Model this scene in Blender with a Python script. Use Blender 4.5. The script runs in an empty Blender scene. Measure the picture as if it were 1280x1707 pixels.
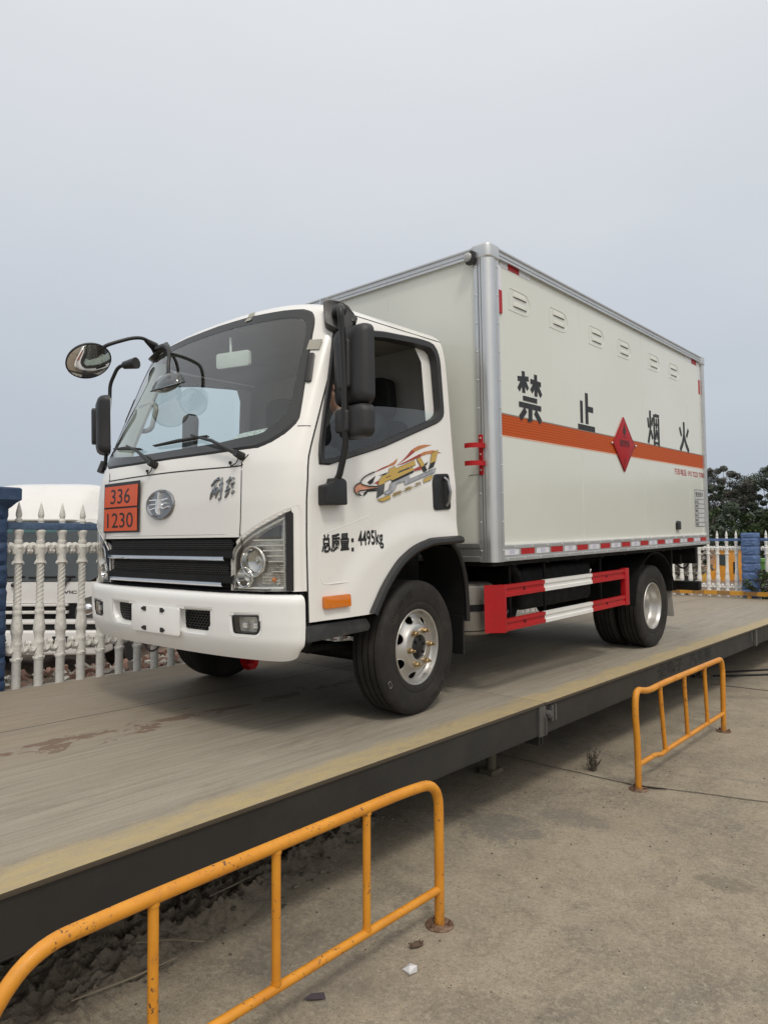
import bpy, bmesh, math, random
from math import sin, cos, pi, sqrt, radians
from mathutils import Vector, Matrix, Euler, noise as mnoise

random.seed(7)
SC = bpy.context.scene
COL = SC.collection

# ------------------------------------------------------------------ camera
CAM_POS = (3.4716, -3.1419, 0.9640)
CAM_YAW, CAM_PITCH, CAM_ROLL = 0.7200, 0.0441, -0.0037
cy, sy, cp, sp = cos(CAM_YAW), sin(CAM_YAW), cos(CAM_PITCH), sin(CAM_PITCH)
fwd = Vector((-sy * cp, cy * cp, sp)); rgt = Vector((cy, sy, 0)); up = rgt.cross(fwd)
c_, s_ = cos(CAM_ROLL), sin(CAM_ROLL)
rgt, up = c_ * rgt + s_ * up, -s_ * rgt + c_ * up
cam_data = bpy.data.cameras.new('camera'); cam = bpy.data.objects.new('camera', cam_data); COL.objects.link(cam)
cam.matrix_world = Matrix(((rgt.x, up.x, -fwd.x, CAM_POS[0]), (rgt.y, up.y, -fwd.y, CAM_POS[1]),
                           (rgt.z, up.z, -fwd.z, CAM_POS[2]), (0, 0, 0, 1)))
cam_data.sensor_fit = 'VERTICAL'; cam_data.sensor_height = 36.0
cam_data.lens = 36.0 * 1174.53 / 1707.0
cam_data.clip_start = 0.05; cam_data.clip_end = 2000
SC.camera = cam

# ------------------------------------------------------------------ light
SUN_DIR = Vector((0.70, -0.44, 1.18)).normalized()
SUN_EL = math.asin(SUN_DIR.z); SUN_AZ = math.atan2(SUN_DIR.x, SUN_DIR.y)
world = bpy.data.worlds.new('World'); SC.world = world; world.use_nodes = True
nt = world.node_tree; nt.nodes.clear()
N = nt.nodes.new; Lk = nt.links.new
out = N('ShaderNodeOutputWorld'); mixs = N('ShaderNodeMixShader'); mixs.inputs[0].default_value = 0.86
sky = N('ShaderNodeTexSky'); sky.sky_type = 'NISHITA'; sky.sun_disc = False
sky.sun_elevation = SUN_EL; sky.sun_rotation = SUN_AZ; sky.dust_density = 6; sky.air_density = 1.5; sky.ozone_density = 1
bg1 = N('ShaderNodeBackground'); bg1.inputs[1].default_value = 0.06; Lk(sky.outputs[0], bg1.inputs[0])
tc = N('ShaderNodeTexCoord'); sep = N('ShaderNodeSeparateXYZ'); Lk(tc.outputs['Generated'], sep.inputs[0])
cn = N('ShaderNodeTexNoise'); cn.inputs['Scale'].default_value = 1.5; cn.inputs['Detail'].default_value = 5; cn.inputs['Roughness'].default_value = .45; cn.inputs['Distortion'].default_value = .6
mp = N('ShaderNodeMapping'); mp.inputs['Scale'].default_value = (1, 1, 3.0); Lk(tc.outputs['Generated'], mp.inputs[0]); Lk(mp.outputs[0], cn.inputs['Vector'])
ma = N('ShaderNodeMath'); ma.operation = 'MULTIPLY_ADD'; ma.inputs[1].default_value = 0.26; Lk(cn.outputs[0], ma.inputs[0]); Lk(sep.outputs[2], ma.inputs[2])
mb_ = N('ShaderNodeMath'); mb_.operation = 'SUBTRACT'; mb_.inputs[1].default_value = 0.13; Lk(ma.outputs[0], mb_.inputs[0])
ramp = N('ShaderNodeValToRGB'); el = ramp.color_ramp.elements
el[0].position = 0.0; el[0].color = (0.445, 0.505, 0.575, 1)
el[1].position = 1.0; el[1].color = (0.83, 0.82, 0.80, 1)
for p_, c in ((0.12, (0.485, 0.54, 0.61, 1)), (0.34, (0.60, 0.635, 0.69, 1)), (0.62, (0.755, 0.775, 0.80, 1))):
    e = el.new(p_); e.color = c
Lk(mb_.outputs[0], ramp.inputs[0])
# brighter cloud round the veiled sun, behind the photographer
dt = N('ShaderNodeVectorMath'); dt.operation = 'DOT_PRODUCT'; dt.inputs[1].default_value = SUN_DIR; Lk(tc.outputs['Generated'], dt.inputs[0])
mr = N('ShaderNodeMapRange'); mr.inputs[1].default_value = 0.15; mr.inputs[2].default_value = 1.0; mr.inputs[3].default_value = 0; mr.inputs[4].default_value = 1.0; Lk(dt.outputs['Value'], mr.inputs[0])
pw = N('ShaderNodeMath'); pw.operation = 'POWER'; pw.inputs[1].default_value = 2.0; Lk(mr.outputs[0], pw.inputs[0])
gl = N('ShaderNodeMix'); gl.data_type = 'RGBA'; gl.blend_type = 'ADD'; gl.inputs[7].default_value = (0.62, 0.56, 0.47, 1)
Lk(pw.outputs[0], gl.inputs[0]); Lk(ramp.outputs[0], gl.inputs[6])
bg2 = N('ShaderNodeBackground'); bg2.inputs[1].default_value = 1.09; Lk(gl.outputs[2], bg2.inputs[0])
Lk(bg1.outputs[0], mixs.inputs[1]); Lk(bg2.outputs[0], mixs.inputs[2]); Lk(mixs.outputs[0], out.inputs[0])

sun_d = bpy.data.lights.new('sun', 'SUN'); sun_d.energy = 1.15; sun_d.angle = radians(10); sun_d.color = (1.0, 0.935, 0.845)
sun = bpy.data.objects.new('sun', sun_d); COL.objects.link(sun)
sun.rotation_euler = SUN_DIR.to_track_quat('Z', 'Y').to_euler()

SC.view_settings.view_transform = 'Standard'; SC.view_settings.look = 'None'
SC.view_settings.exposure = 0.06; SC.view_settings.gamma = 1.0
SC.view_settings.use_curve_mapping = False

# ------------------------------------------------------------------ helpers
class MB:
    def __init__(s): s.v = []; s.f = []; s.m = []
    def add(s, vs, fs, mi=0):
        o = len(s.v); s.v += [tuple(p) for p in vs]
        for f in fs: s.f.append(tuple(i + o for i in f)); s.m.append(mi)
    def box(s, lo, hi, mi=0, M=None):
        (x0, y0, z0), (x1, y1, z1) = lo, hi
        vs = [(x0, y0, z0), (x1, y0, z0), (x1, y1, z0), (x0, y1, z0), (x0, y0, z1), (x1, y0, z1), (x1, y1, z1), (x0, y1, z1)]
        if M is not None: vs = [tuple(M @ Vector(p)) for p in vs]
        s.add(vs, [(0, 3, 2, 1), (4, 5, 6, 7), (0, 1, 5, 4), (1, 2, 6, 5), (2, 3, 7, 6), (3, 0, 4, 7)], mi)
    def tube(s, pts, r, n=10, mi=0, closed=False, caps=True):
        P = [Vector(p) for p in pts]; k = len(P)
        rr = r if isinstance(r, (list, tuple)) else [r] * k
        T = []
        for i in range(k):
            if closed: t = P[(i + 1) % k] - P[i - 1]
            else: t = P[min(i + 1, k - 1)] - P[max(i - 1, 0)]
            T.append(t.normalized() if t.length > 1e-9 else Vector((0, 0, 1)))
        a = Vector((0, 0, 1)) if abs(T[0].z) < .9 else Vector((1, 0, 0))
        nrm = (a - T[0] * a.dot(T[0])).normalized(); vs = []
        for i in range(k):
            nrm = nrm - T[i] * nrm.dot(T[i])
            nrm = nrm.normalized() if nrm.length > 1e-6 else T[i].orthogonal().normalized()
            b = T[i].cross(nrm)
            for j in range(n):
                an = 2 * pi * j / n
                vs.append(P[i] + (nrm * cos(an) + b * sin(an)) * rr[i])
        fs = []
        for i in range(k if closed else k - 1):
            i2 = (i + 1) % k
            for j in range(n):
                j2 = (j + 1) % n
                fs.append((i * n + j, i * n + j2, i2 * n + j2, i2 * n + j))
        if caps and not closed:
            fs.append(tuple(reversed(range(n)))); fs.append(tuple(range((k - 1) * n, k * n)))
        s.add(vs, fs, mi)
    def lathe(s, prof, n=32, axis='z', c=(0, 0, 0), mi=0, a0=0, a1=2 * pi, skip=None):
        full = abs(a1 - a0 - 2 * pi) < 1e-6; m = n if full else n + 1; vs = []
        for (r, h) in prof:
            for j in range(m):
                a = a0 + (a1 - a0) * j / n
                u, w = r * cos(a), r * sin(a)
                p = (h, u, w) if axis == 'x' else ((u, h, w) if axis == 'y' else (u, w, h))
                vs.append((p[0] + c[0], p[1] + c[1], p[2] + c[2]))
        fs = []
        for i in range(len(prof) - 1):
            for j in range(n):
                j2 = (j + 1) % m
                if skip and skip((prof[i][0] + prof[i + 1][0]) / 2, a0 + (a1 - a0) * (j + .5) / n): continue
                f = (i * m + j, i * m + j2, (i + 1) * m + j2, (i + 1) * m + j)
                fs.append(f if axis != 'y' else tuple(reversed(f)))
        s.add(vs, fs, mi)
    def prism(s, poly, fn, d0, d1, mi=0):
        n = len(poly)
        vs = [fn(a, b, d0) for a, b in poly] + [fn(a, b, d1) for a, b in poly]
        fs = [tuple(range(n, 2 * n)), tuple(reversed(range(n)))]
        for i in range(n): fs.append((i, (i + 1) % n, n + (i + 1) % n, n + i))
        s.add(vs, fs, mi)
    def flat(s, poly, fn, d, mi=0): s.add([fn(a, b, d) for a, b in poly], [tuple(range(len(poly)))], mi)
    def ribbon(s, pts, w, fn, d, mi=0):
        vs = []; k = len(pts)
        for i in range(k):
            a = Vector(pts[max(i - 1, 0)]); b = Vector(pts[min(i + 1, k - 1)]); t = (b - a).normalized()
            n = Vector((-t.y, t.x)) * w / 2; p = Vector(pts[i])
            vs += [fn(*(p + n), d), fn(*(p - n), d)]
        s.add(vs, [(2 * i, 2 * i + 1, 2 * i + 3, 2 * i + 2) for i in range(k - 1)], mi)
    def ball(s, c, r, n=10, m=6, mi=0, sc=(1, 1, 1)):
        pr = [(max(1e-4, r * sin(pi * i / m)), -r * cos(pi * i / m)) for i in range(m + 1)]
        o = MB(); o.lathe(pr, n); s.add([(p[0] * sc[0] + c[0], p[1] * sc[1] + c[1], p[2] * sc[2] + c[2]) for p in o.v], o.f, mi)
    def build(s, name, mats, parent=None, angle=38, bevel=0, loc=None, fixn=False, weld=0, segs=2):
        me = bpy.data.meshes.new(name)
        me.from_pydata(s.v, [], s.f)
        mats = mats if isinstance(mats, (list, tuple)) else [mats]
        for m in mats: me.materials.append(m)
        me.polygons.foreach_set('material_index', s.m)
        if bevel or fixn or weld:
            bm = bmesh.new(); bm.from_mesh(me)
            if weld: bmesh.ops.remove_doubles(bm, verts=bm.verts, dist=weld)
            if fixn: bmesh.ops.recalc_face_normals(bm, faces=bm.faces)
            if bevel:
                es = [e for e in bm.edges if len(e.link_faces) == 2 and e.calc_face_angle(0) > radians(30)]
                bmesh.ops.bevel(bm, geom=es, offset=bevel, segments=segs, affect='EDGES', profile=.6, clamp_overlap=True)
            bm.to_mesh(me); bm.free()
        me.polygons.foreach_set('use_smooth', [True] * len(me.polygons))
        me.set_sharp_from_angle(angle=radians(angle)); me.update()
        o = bpy.data.objects.new(name, me); COL.objects.link(o)
        if loc is not None: o.location = loc
        if parent is not None: o.parent = parent
        return o

def tag(o, label=None, cat=None, group=None, kind=None):
    if label: o['label'] = label
    if cat: o['category'] = cat
    if group: o['group'] = group
    if kind: o['kind'] = kind
    return o
def thing(name, label, cat, loc=(0, 0, 0), rot=(0, 0, 0), group=None):
    o = bpy.data.objects.new(name, None); o.empty_display_size = .2; COL.objects.link(o)
    o.location = loc; o.rotation_euler = rot
    return tag(o, label, cat, group)
def copy_tree(o, parent=None):
    c = o.copy(); COL.objects.link(c)
    if parent is not None: c.parent = parent
    for ch in list(o.children): copy_tree(ch, c)
    return c
def spline(pts, n=8):
    P = [Vector(p) for p in pts]; o = []
    for i in range(len(P) - 1):
        a = P[max(i - 1, 0)]; b = P[i]; c = P[i + 1]; d = P[min(i + 2, len(P) - 1)]
        for k in range(n):
            t = k / n
            o.append(.5 * ((2 * b) + (c - a) * t + (2 * a - 5 * b + 4 * c - d) * t * t + (3 * b - a - 3 * c + d) * t ** 3))
    o.append(P[-1]); return o
def fillet(pts, r, n=6):
    P = [Vector(p) for p in pts]; o = [P[0]]
    for i in range(1, len(P) - 1):
        a = (P[i - 1] - P[i]); b = (P[i + 1] - P[i]); rr = min(r, a.length * .48, b.length * .48)
        p0 = P[i] + a.normalized() * rr; p2 = P[i] + b.normalized() * rr
        for k in range(n + 1):
            t = k / n; o.append(p0 * (1 - t) ** 2 + P[i] * 2 * t * (1 - t) + p2 * t * t)
    o.append(P[-1]); return o
def rrect(w, h, r, n=5):
    o = []
    for cx, cy_, a in ((w / 2 - r, h / 2 - r, 0), (-w / 2 + r, h / 2 - r, 90), (-w / 2 + r, -h / 2 + r, 180), (w / 2 - r, -h / 2 + r, 270)):
        for k in range(n + 1):
            t = radians(a + 90 * k / n); o.append((cx + r * cos(t), cy_ + r * sin(t)))
    return o
def rpoly(pts, r, n=5):
    P = [Vector((*p, 0)) for p in pts]; k = len(P); o = []
    for i in range(k):
        a = P[i - 1] - P[i]; b = P[(i + 1) % k] - P[i]; rr = min(r, a.length * .48, b.length * .48)
        p0 = P[i] + a.normalized() * rr; p2 = P[i] + b.normalized() * rr
        for j in range(n + 1):
            t = j / n; q = p0 * (1 - t) ** 2 + P[i] * 2 * t * (1 - t) + p2 * t * t; o.append((q.x, q.y))
    return o
def inpoly(x, y, P):
    r = False; j = len(P) - 1
    for i in range(len(P)):
        if (P[i][1] > y) != (P[j][1] > y) and x < (P[j][0] - P[i][0]) * (y - P[i][1]) / (P[j][1] - P[i][1]) + P[i][0]: r = not r
        j = i
    return r
def itp(x, T):
    if x <= T[0][0]: return T[0][1]
    for (a, b), (c, d) in zip(T, T[1:]):
        if x <= c: return b + (d - b) * (x - a) / (c - a)
    return T[-1][1]
def resample(P, n, centre):
    """closed polygon -> n points, one for each angle round the centre"""
    o = []; cx, cy_ = centre
    for k in range(n):
        a = 2 * pi * k / n; dx, dy = cos(a), sin(a); best = 0
        for i in range(len(P)):
            x0, y0 = P[i - 1][0] - cx, P[i - 1][1] - cy_; x1, y1 = P[i][0] - cx, P[i][1] - cy_
            ex, ey = x1 - x0, y1 - y0; den = dx * ey - dy * ex
            if abs(den) < 1e-12: continue
            t = (x0 * ey - y0 * ex) / den; u = (x0 * dy - y0 * dx) / den
            if t > 0 and -1e-9 <= u <= 1 + 1e-9: best = max(best, t)
        o.append((cx + dx * best, cy_ + dy * best))
    return o
def ring(mb, A, B, fa, fb, mi=0, flip=False):
    n = len(A); vs = [fa(*p) for p in A] + [fb(*p) for p in B]
    fs = [(i, (i + 1) % n, n + (i + 1) % n, n + i) for i in range(n)]
    if flip: fs = [tuple(reversed(f)) for f in fs]
    mb.add(vs, fs, mi)
def disc(mb, A, c, fn, k=8, mi=0, flip=False):
    n = len(A); vs = []; fs = []
    for i in range(k):
        t = 1 - i / k
        vs += [fn(c[0] + (p[0] - c[0]) * t, c[1] + (p[1] - c[1]) * t) for p in A]
    vs.append(fn(*c))
    for i in range(k - 1):
        for j in range(n): fs.append((i * n + j, i * n + (j + 1) % n, (i + 1) * n + (j + 1) % n, (i + 1) * n + j))
    for j in range(n): fs.append(((k - 1) * n + j, (k - 1) * n + (j + 1) % n, k * n))
    if flip: fs = [tuple(reversed(f)) for f in fs]
    mb.add(vs, fs, mi)

def text2d(s, off=0.0, res=3, shear=0.0):
    cu = bpy.data.curves.new('lettering', 'FONT'); cu.body = s; cu.size = 1; cu.offset = off; cu.resolution_u = res; cu.shear = shear
    ob = bpy.data.objects.new('lettering', cu); COL.objects.link(ob)
    dg = bpy.context.evaluated_depsgraph_get(); me = bpy.data.meshes.new_from_object(ob.evaluated_get(dg))
    vs = [(v.co.x, v.co.y) for v in me.vertices]; fs = [tuple(p.vertices) for p in me.polygons]
    bpy.data.objects.remove(ob); bpy.data.curves.remove(cu); bpy.data.meshes.remove(me)
    if not vs: return [], []
    x0 = min(v[0] for v in vs); x1 = max(v[0] for v in vs); y0 = min(v[1] for v in vs); y1 = max(v[1] for v in vs)
    return [((x - x0) / (x1 - x0), (y - y0) / (y1 - y0)) for x, y in vs], fs
def put_text(mb, s, fn, mi=0, off=0.0, shear=0.0, res=3):
    vs, fs = text2d(s, off, res, shear)
    mb.add([fn(u, v) for u, v in vs], fs, mi)

# ------------------------------------------------------------------ materials
def newmat(name):
    m = bpy.data.materials.new(name); m.use_nodes = True; t = m.node_tree; t.nodes.clear()
    return m, t
class NT:
    def __init__(s, t): s.t = t; s.co = None
    def n(s, ty, **k):
        x = s.t.nodes.new(ty)
        for a, b in k.items(): setattr(x, a, b)
        return x
    def l(s, a, b): s.t.links.new(a, b)
    def coord(s):
        if s.co is None: s.co = s.n('ShaderNodeTexCoord')
        return s.co.outputs['Object']
    def noise(s, scale, detail=4, rough=.55, vec=None, sc=None, dist=0):
        x = s.n('ShaderNodeTexNoise'); x.inputs['Scale'].default_value = scale; x.inputs['Detail'].default_value = detail
        x.inputs['Roughness'].default_value = rough; x.inputs['Distortion'].default_value = dist
        v = vec or s.coord()
        if sc:
            m = s.n('ShaderNodeMapping'); m.inputs['Scale'].default_value = sc; s.l(v, m.inputs[0]); v = m.outputs[0]
        s.l(v, x.inputs['Vector']); return x.outputs[0]
    def ramp(s, fac, *st):
        x = s.n('ShaderNodeValToRGB'); e = x.color_ramp.elements
        while len(e) < len(st): e.new(.5)
        for i, (p, c) in enumerate(st):
            e[i].position = p; e[i].color = (*c, 1) if isinstance(c, tuple) else (c, c, c, 1)
        s.l(fac, x.inputs[0]); return x.outputs[0]
    def mix(s, fac, a, b, mode='MIX'):
        x = s.n('ShaderNodeMix', data_type='RGBA', blend_type=mode)
        for i, v in ((0, fac), (6, a), (7, b)):
            if isinstance(v, (float, int)): x.inputs[i].default_value = v
            elif isinstance(v, tuple): x.inputs[i].default_value = (*v, 1)
            else: s.l(v, x.inputs[i])
        return x.outputs[2]
    def math(s, op, a, b=None, c=None):
        x = s.n('ShaderNodeMath', operation=op)
        for i, v in enumerate((a, b, c)):
            if v is None: continue
            if isinstance(v, (float, int)): x.inputs[i].default_value = v
            else: s.l(v, x.inputs[i])
        return x.outputs[0]
    def xyz(s):
        x = s.n('ShaderNodeSeparateXYZ'); s.l(s.coord(), x.inputs[0]); return x.outputs
    def bump(s, h, strength=.3, dist=.01):
        x = s.n('ShaderNodeBump'); x.inputs['Strength'].default_value = strength; x.inputs['Distance'].default_value = dist
        s.l(h, x.inputs['Height']); return x.outputs[0]
    def bsdf(s, col, rough, metal=0, normal=None, coat=0, spec=None):
        b = s.n('ShaderNodeBsdfPrincipled'); o = s.n('ShaderNodeOutputMaterial'); s.l(b.outputs[0], o.inputs[0])
        for k, v in (('Base Color', col), ('Roughness', rough), ('Metallic', metal), ('Coat Weight', coat)):
            if isinstance(v, tuple): b.inputs[k].default_value = (*v, 1)
            elif isinstance(v, (int, float)): b.inputs[k].default_value = v
            else: s.l(v, b.inputs[k])
        b.inputs['Coat Roughness'].default_value = .06
        if spec is not None: b.inputs['Specular IOR Level'].default_value = spec
        if normal is not None: s.l(normal, b.inputs['Normal'])
        return b
def PM(name, col, rough=.5, metal=0, coat=0, var=.12, scale=6, bump=0, bscale=60, spec=None, dirt=None, dscale=3):
    """procedural material: colour with mottled variation, optional dirt and fine bump"""
    m, t = newmat(name); n = NT(t)
    f = n.noise(scale, 5, .6)
    lo = tuple(c * (1 - var) for c in col); hi = tuple(min(1, c * (1 + var * .6)) for c in col)
    c = n.ramp(f, (.3, lo), (.7, hi))
    if dirt: c = n.mix(n.ramp(n.noise(dscale, 6, .7), (.52, 0.0), (.75, dirt[1])), c, dirt[0])
    r = n.ramp(n.noise(scale * 1.7, 4), (.3, max(0.02, rough * .85)), (.7, min(1, rough * 1.15)))
    nm = n.bump(n.noise(bscale, 4, .6), bump, .004) if bump else None
    n.bsdf(c, r, metal, nm, coat, spec); return m
def GM(name, tint, refl=1.0, rough=.0):
    m, t = newmat(name); n = NT(t)
    tr = n.n('ShaderNodeBsdfTransparent'); tr.inputs[0].default_value = (*tint, 1)
    g = n.n('ShaderNodeBsdfGlossy'); g.inputs['Roughness'].default_value = rough; g.inputs[0].default_value = (refl, refl, refl, 1)
    fr = n.n('ShaderNodeFresnel'); geo = n.n('ShaderNodeNewGeometry'); n.l(n.math('MULTIPLY_ADD', geo.outputs['Backfacing'], 1 / 1.5 - 1.5, 1.5), fr.inputs[0])
    mx = n.n('ShaderNodeMixShader'); n.l(n.math('MINIMUM', n.math('MULTIPLY', fr.outputs[0], 1.8), 1.0), mx.inputs[0]); n.l(tr.outputs[0], mx.inputs[1]); n.l(g.outputs[0], mx.inputs[2])
    o = n.n('ShaderNodeOutputMaterial'); n.l(mx.outputs[0], o.inputs[0]); return m

M_white = PM('cab_white_paint', (.775, .765, .735), .24, coat=.35, var=.03, scale=2, dirt=((.55, .50, .42), .10), dscale=2.2)
M_bump = PM('bumper_white_paint', (.80, .80, .785), .34, coat=.2, var=.03, scale=2, dirt=((.5, .46, .40), .14), dscale=3)
M_black = PM('black_plastic', (.012, .012, .0125), .42, var=.2, bump=.1, bscale=300)
M_blackm = PM('matt_black_chassis', (.008, .008, .008), .7, var=.3, scale=12, spec=.25, dirt=((.028, .025, .020), .45))
M_mirror_black = PM('mirror_housing_plastic', (.021, .021, .023), .5, var=.1, bump=.2, bscale=500)
M_seal = PM('rubber_seal', (.022, .023, .024), .55, var=.1)
M_ceram = PM('black_glass_border', (.030, .032, .033), .18, var=.1)
M_chrome = PM('chrome', (.72, .72, .73), .10, 1.0, var=.05)
M_alu = PM('brushed_aluminium', (.60, .61, .615), .36, .75, var=.06, scale=3, bump=.05, bscale=200)
M_rim = PM('silver_wheel_paint', (.52, .51, .49), .33, .75, var=.05, scale=10, dirt=((.30, .25, .19), .45), dscale=9)
M_brass = PM('brass_nuts', (.42, .31, .17), .35, .9, var=.2, scale=40)
M_rubber = PM('tyre_rubber', (.022, .020, .0185), .75, var=.2, scale=9, spec=.3, dirt=((.070, .058, .046), .5), dscale=5, bump=.15, bscale=120)
M_redp = PM('red_paint', (.40, .010, .014), .4, var=.10, scale=5, spec=.3, dirt=((.2, .02, .02), .4))
M_whitep = PM('guard_white_paint', (.74, .74, .72), .4, var=.06, dirt=((.5, .46, .4), .25))
M_amber = PM('amber_lens', (.62, .165, .008), .15, var=.15, scale=30, coat=.6)
M_placard = PM('placard_orange', (.66, .095, .025), .38, var=.06, scale=8)
M_placardb = PM('placard_black', (.012, .010, .009), .4)
M_ink = PM('black_stencil_paint', (.016, .017, .018), .55, var=.3, scale=25)
M_redink = PM('red_lettering', (.42, .045, .05), .5)
M_gap = PM('panel_gap', (.012, .012, .012), .8)
M_trim = PM('cab_liner', (.25, .245, .235), .85, var=.1)
M_trimg = PM('pillar_trim_grey', (.36, .38, .35), .75, var=.06)
M_seat = PM('seat_fabric', (.008, .008, .009), .9, var=.2, scale=60)
M_dash = PM('dashboard', (.040, .042, .045), .6, var=.1)
M_lens = GM('clear_lens', (.94, .95, .95))
M_ws = GM('windscreen_glass', (.90, .965, .955), 1.0)
M_sideg = GM('side_glass', (.88, .955, .95), .9)
M_tapew = PM('white_reflective_tape', (.70, .70, .76), .3, var=.10, scale=40, coat=.4)
M_taper = PM('red_reflective_tape', (.40, .012, .016), .4, var=.15, scale=40, spec=.3)
M_sign = PM('red_sign', (.38, .012, .016), .5, var=.06, spec=.25)
M_mirrorg = PM('mirror_glass', (.80, .80, .80), .02, 1.0, var=.01)
M_skin = PM('skin', (.42, .24, .17), .5, var=.08)
M_hair = PM('black_hair', (.012, .010, .009), .5)
M_shirt = PM('black_cotton', (.012, .012, .013), .9)
M_paper = PM('paper', (.70, .76, .72), .7, var=.03)
M_steel = PM('dull_steel_can', (.22, .205, .18), .5, .5, var=.15, dirt=((.18, .14, .1), .5))
M_flap = PM('grey_mud_flap', (.36, .34, .31), .7, var=.15, dirt=((.16, .13, .1), .5))
M_tape = PM('beige_masking_tape', (.36, .35, .30), .6)
M_gold = PM('gold_decal', (.50, .34, .085), .45, var=.06, scale=20)
M_silv = PM('silver_decal', (.33, .34, .37), .4, var=.35, scale=18)
M_dgrey = PM('dark_decal', (.09, .09, .10), .45, var=.6, scale=16)
M_dred = PM('dark_red_decal', (.34, .055, .035), .45, var=.2, scale=10)
M_dor = PM('orange_decal', (.48, .19, .07), .45, var=.2, scale=10)
M_dpale = PM('salmon_decal', (.72, .34, .22), .5, var=.15, scale=12)

def box_panel_mat():
    m, t = newmat('box_panel_cream'); n = NT(t)
    c = n.ramp(n.noise(1.2, 4), (.3, (.635, .650, .592)), (.7, (.668, .682, .625)))
    nm = n.bump(n.noise(1.4, 2, .4), .12, .05)      # the skin of the panels is not perfectly flat
    b = n.bsdf(c, .16, 0, nm, .3); return m
M_box = box_panel_mat()
def stripe_mat():
    m, t = newmat('orange_reflective_stripe'); n = NT(t)
    z = n.xyz()[2]
    w = n.math('SINE', n.math('MULTIPLY', z, 2 * pi / .0175))
    c = n.mix(n.math('GREATER_THAN', w, .55), (.50, .080, .004), (.33, .050, .003))
    n.bsdf(c, .5, 0, None, 0, .25); return m
M_stripe = stripe_mat()

# door decal outlines (y, z on the door skin)
DEC=[
('R',[(-0.165, 1.391), (-0.106, 1.425), (-0.058, 1.459), (-0.017, 1.491), (0.013, 1.483), (-0.044, 1.45), (-0.099, 1.423), (-0.138, 1.404)]),
('O',[(-0.017, 1.491), (-0.0, 1.5), (0.048, 1.52), (0.104, 1.531), (0.178, 1.536), (0.127, 1.521), (0.07, 1.504), (0.013, 1.483)]),
('R',[(-0.161, 1.392), (-0.062, 1.428), (0.018, 1.459), (0.058, 1.474), (0.072, 1.462), (-0.024, 1.43), (-0.101, 1.406)]),
('O',[(0.058, 1.474), (0.099, 1.489), (0.182, 1.505), (0.268, 1.495), (0.179, 1.485), (0.122, 1.476), (0.072, 1.462)]),
('R',[(-0.347, 1.349), (-0.283, 1.375), (-0.239, 1.389), (-0.234, 1.382), (-0.284, 1.366), (-0.327, 1.352)]),
('O',[(-0.239, 1.389), (-0.18, 1.413), (-0.145, 1.437), (-0.158, 1.414), (-0.178, 1.397), (-0.234, 1.382)]),
('B',[(-0.507, 1.265), (-0.465, 1.284), (-0.44, 1.274), (-0.335, 1.271), (-0.335, 1.262), (-0.466, 1.246), (-0.486, 1.235), (-0.495, 1.228), (-0.51, 1.243)]),
('K',[(-0.41, 1.292), (-0.379, 1.309), (-0.34, 1.33), (-0.364, 1.296), (-0.391, 1.283)]),
('K',[(-0.448, 1.215), (-0.435, 1.237), (-0.405, 1.254), (-0.335, 1.256), (-0.336, 1.248), (-0.408, 1.242), (-0.419, 1.23)]),
('R',[(-0.368, 1.285), (-0.32, 1.305), (-0.328, 1.28), (-0.341, 1.29)]),
('K',[(-0.387, 1.329), (-0.353, 1.355), (-0.381, 1.338)]),
('K',[(-0.323, 1.33), (-0.274, 1.343), (-0.234, 1.356), (-0.268, 1.337)]),
('G',[(-0.325, 1.278), (-0.316, 1.307), (-0.289, 1.329), (-0.26, 1.339), (-0.235, 1.345), (-0.228, 1.37), (-0.172, 1.389), (-0.167, 1.377), (0.003, 1.433), (0.008, 1.408), (-0.144, 1.364), (-0.156, 1.351), (-0.017, 1.394), (-0.018, 1.375), (-0.213, 1.309), (-0.222, 1.316), (-0.27, 1.3), (-0.273, 1.291)]),
('D',[(-0.328, 1.274), (-0.273, 1.291), (-0.285, 1.238), (-0.34, 1.21)]),
('K',[(-0.156, 1.356), (-0.052, 1.387), (-0.053, 1.382), (-0.156, 1.352)]),
('K',[(-0.263, 1.323), (-0.219, 1.337), (-0.22, 1.333), (-0.263, 1.32)]),
('K',[(-0.218, 1.308), (-0.017, 1.372), (-0.016, 1.363), (-0.214, 1.299)]),
('S',[(-0.275, 1.231), (-0.278, 1.243), (-0.24, 1.258), (-0.23, 1.286), (-0.21, 1.298), (-0.058, 1.347), (-0.053, 1.323), (0.197, 1.399), (0.181, 1.374), (-0.057, 1.303), (-0.106, 1.289), (-0.108, 1.31), (-0.171, 1.294), (-0.192, 1.262), (-0.226, 1.241)]),
('R',[(-0.019, 1.38), (0.05, 1.404), (0.063, 1.385), (-0.009, 1.37)]),
('G',[(0.02, 1.442), (0.056, 1.454), (0.093, 1.408), (0.057, 1.398)]),
('K',[(0.057, 1.398), (0.093, 1.408), (0.111, 1.382), (0.075, 1.368)]),
('G',[(0.167, 1.484), (0.232, 1.511), (0.198, 1.441), (0.143, 1.423)]),
('K',[(0.143, 1.423), (0.198, 1.441), (0.173, 1.405), (0.118, 1.384)]),
('K',[(0.074, 1.407), (0.125, 1.435), (0.106, 1.411)]),
('G',[(-0.337, 1.201), (-0.233, 1.231), (-0.229, 1.212), (-0.297, 1.193)]),
('G',[(0.067, 1.328), (0.162, 1.358), (0.132, 1.326), (0.061, 1.308)]),
]
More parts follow.
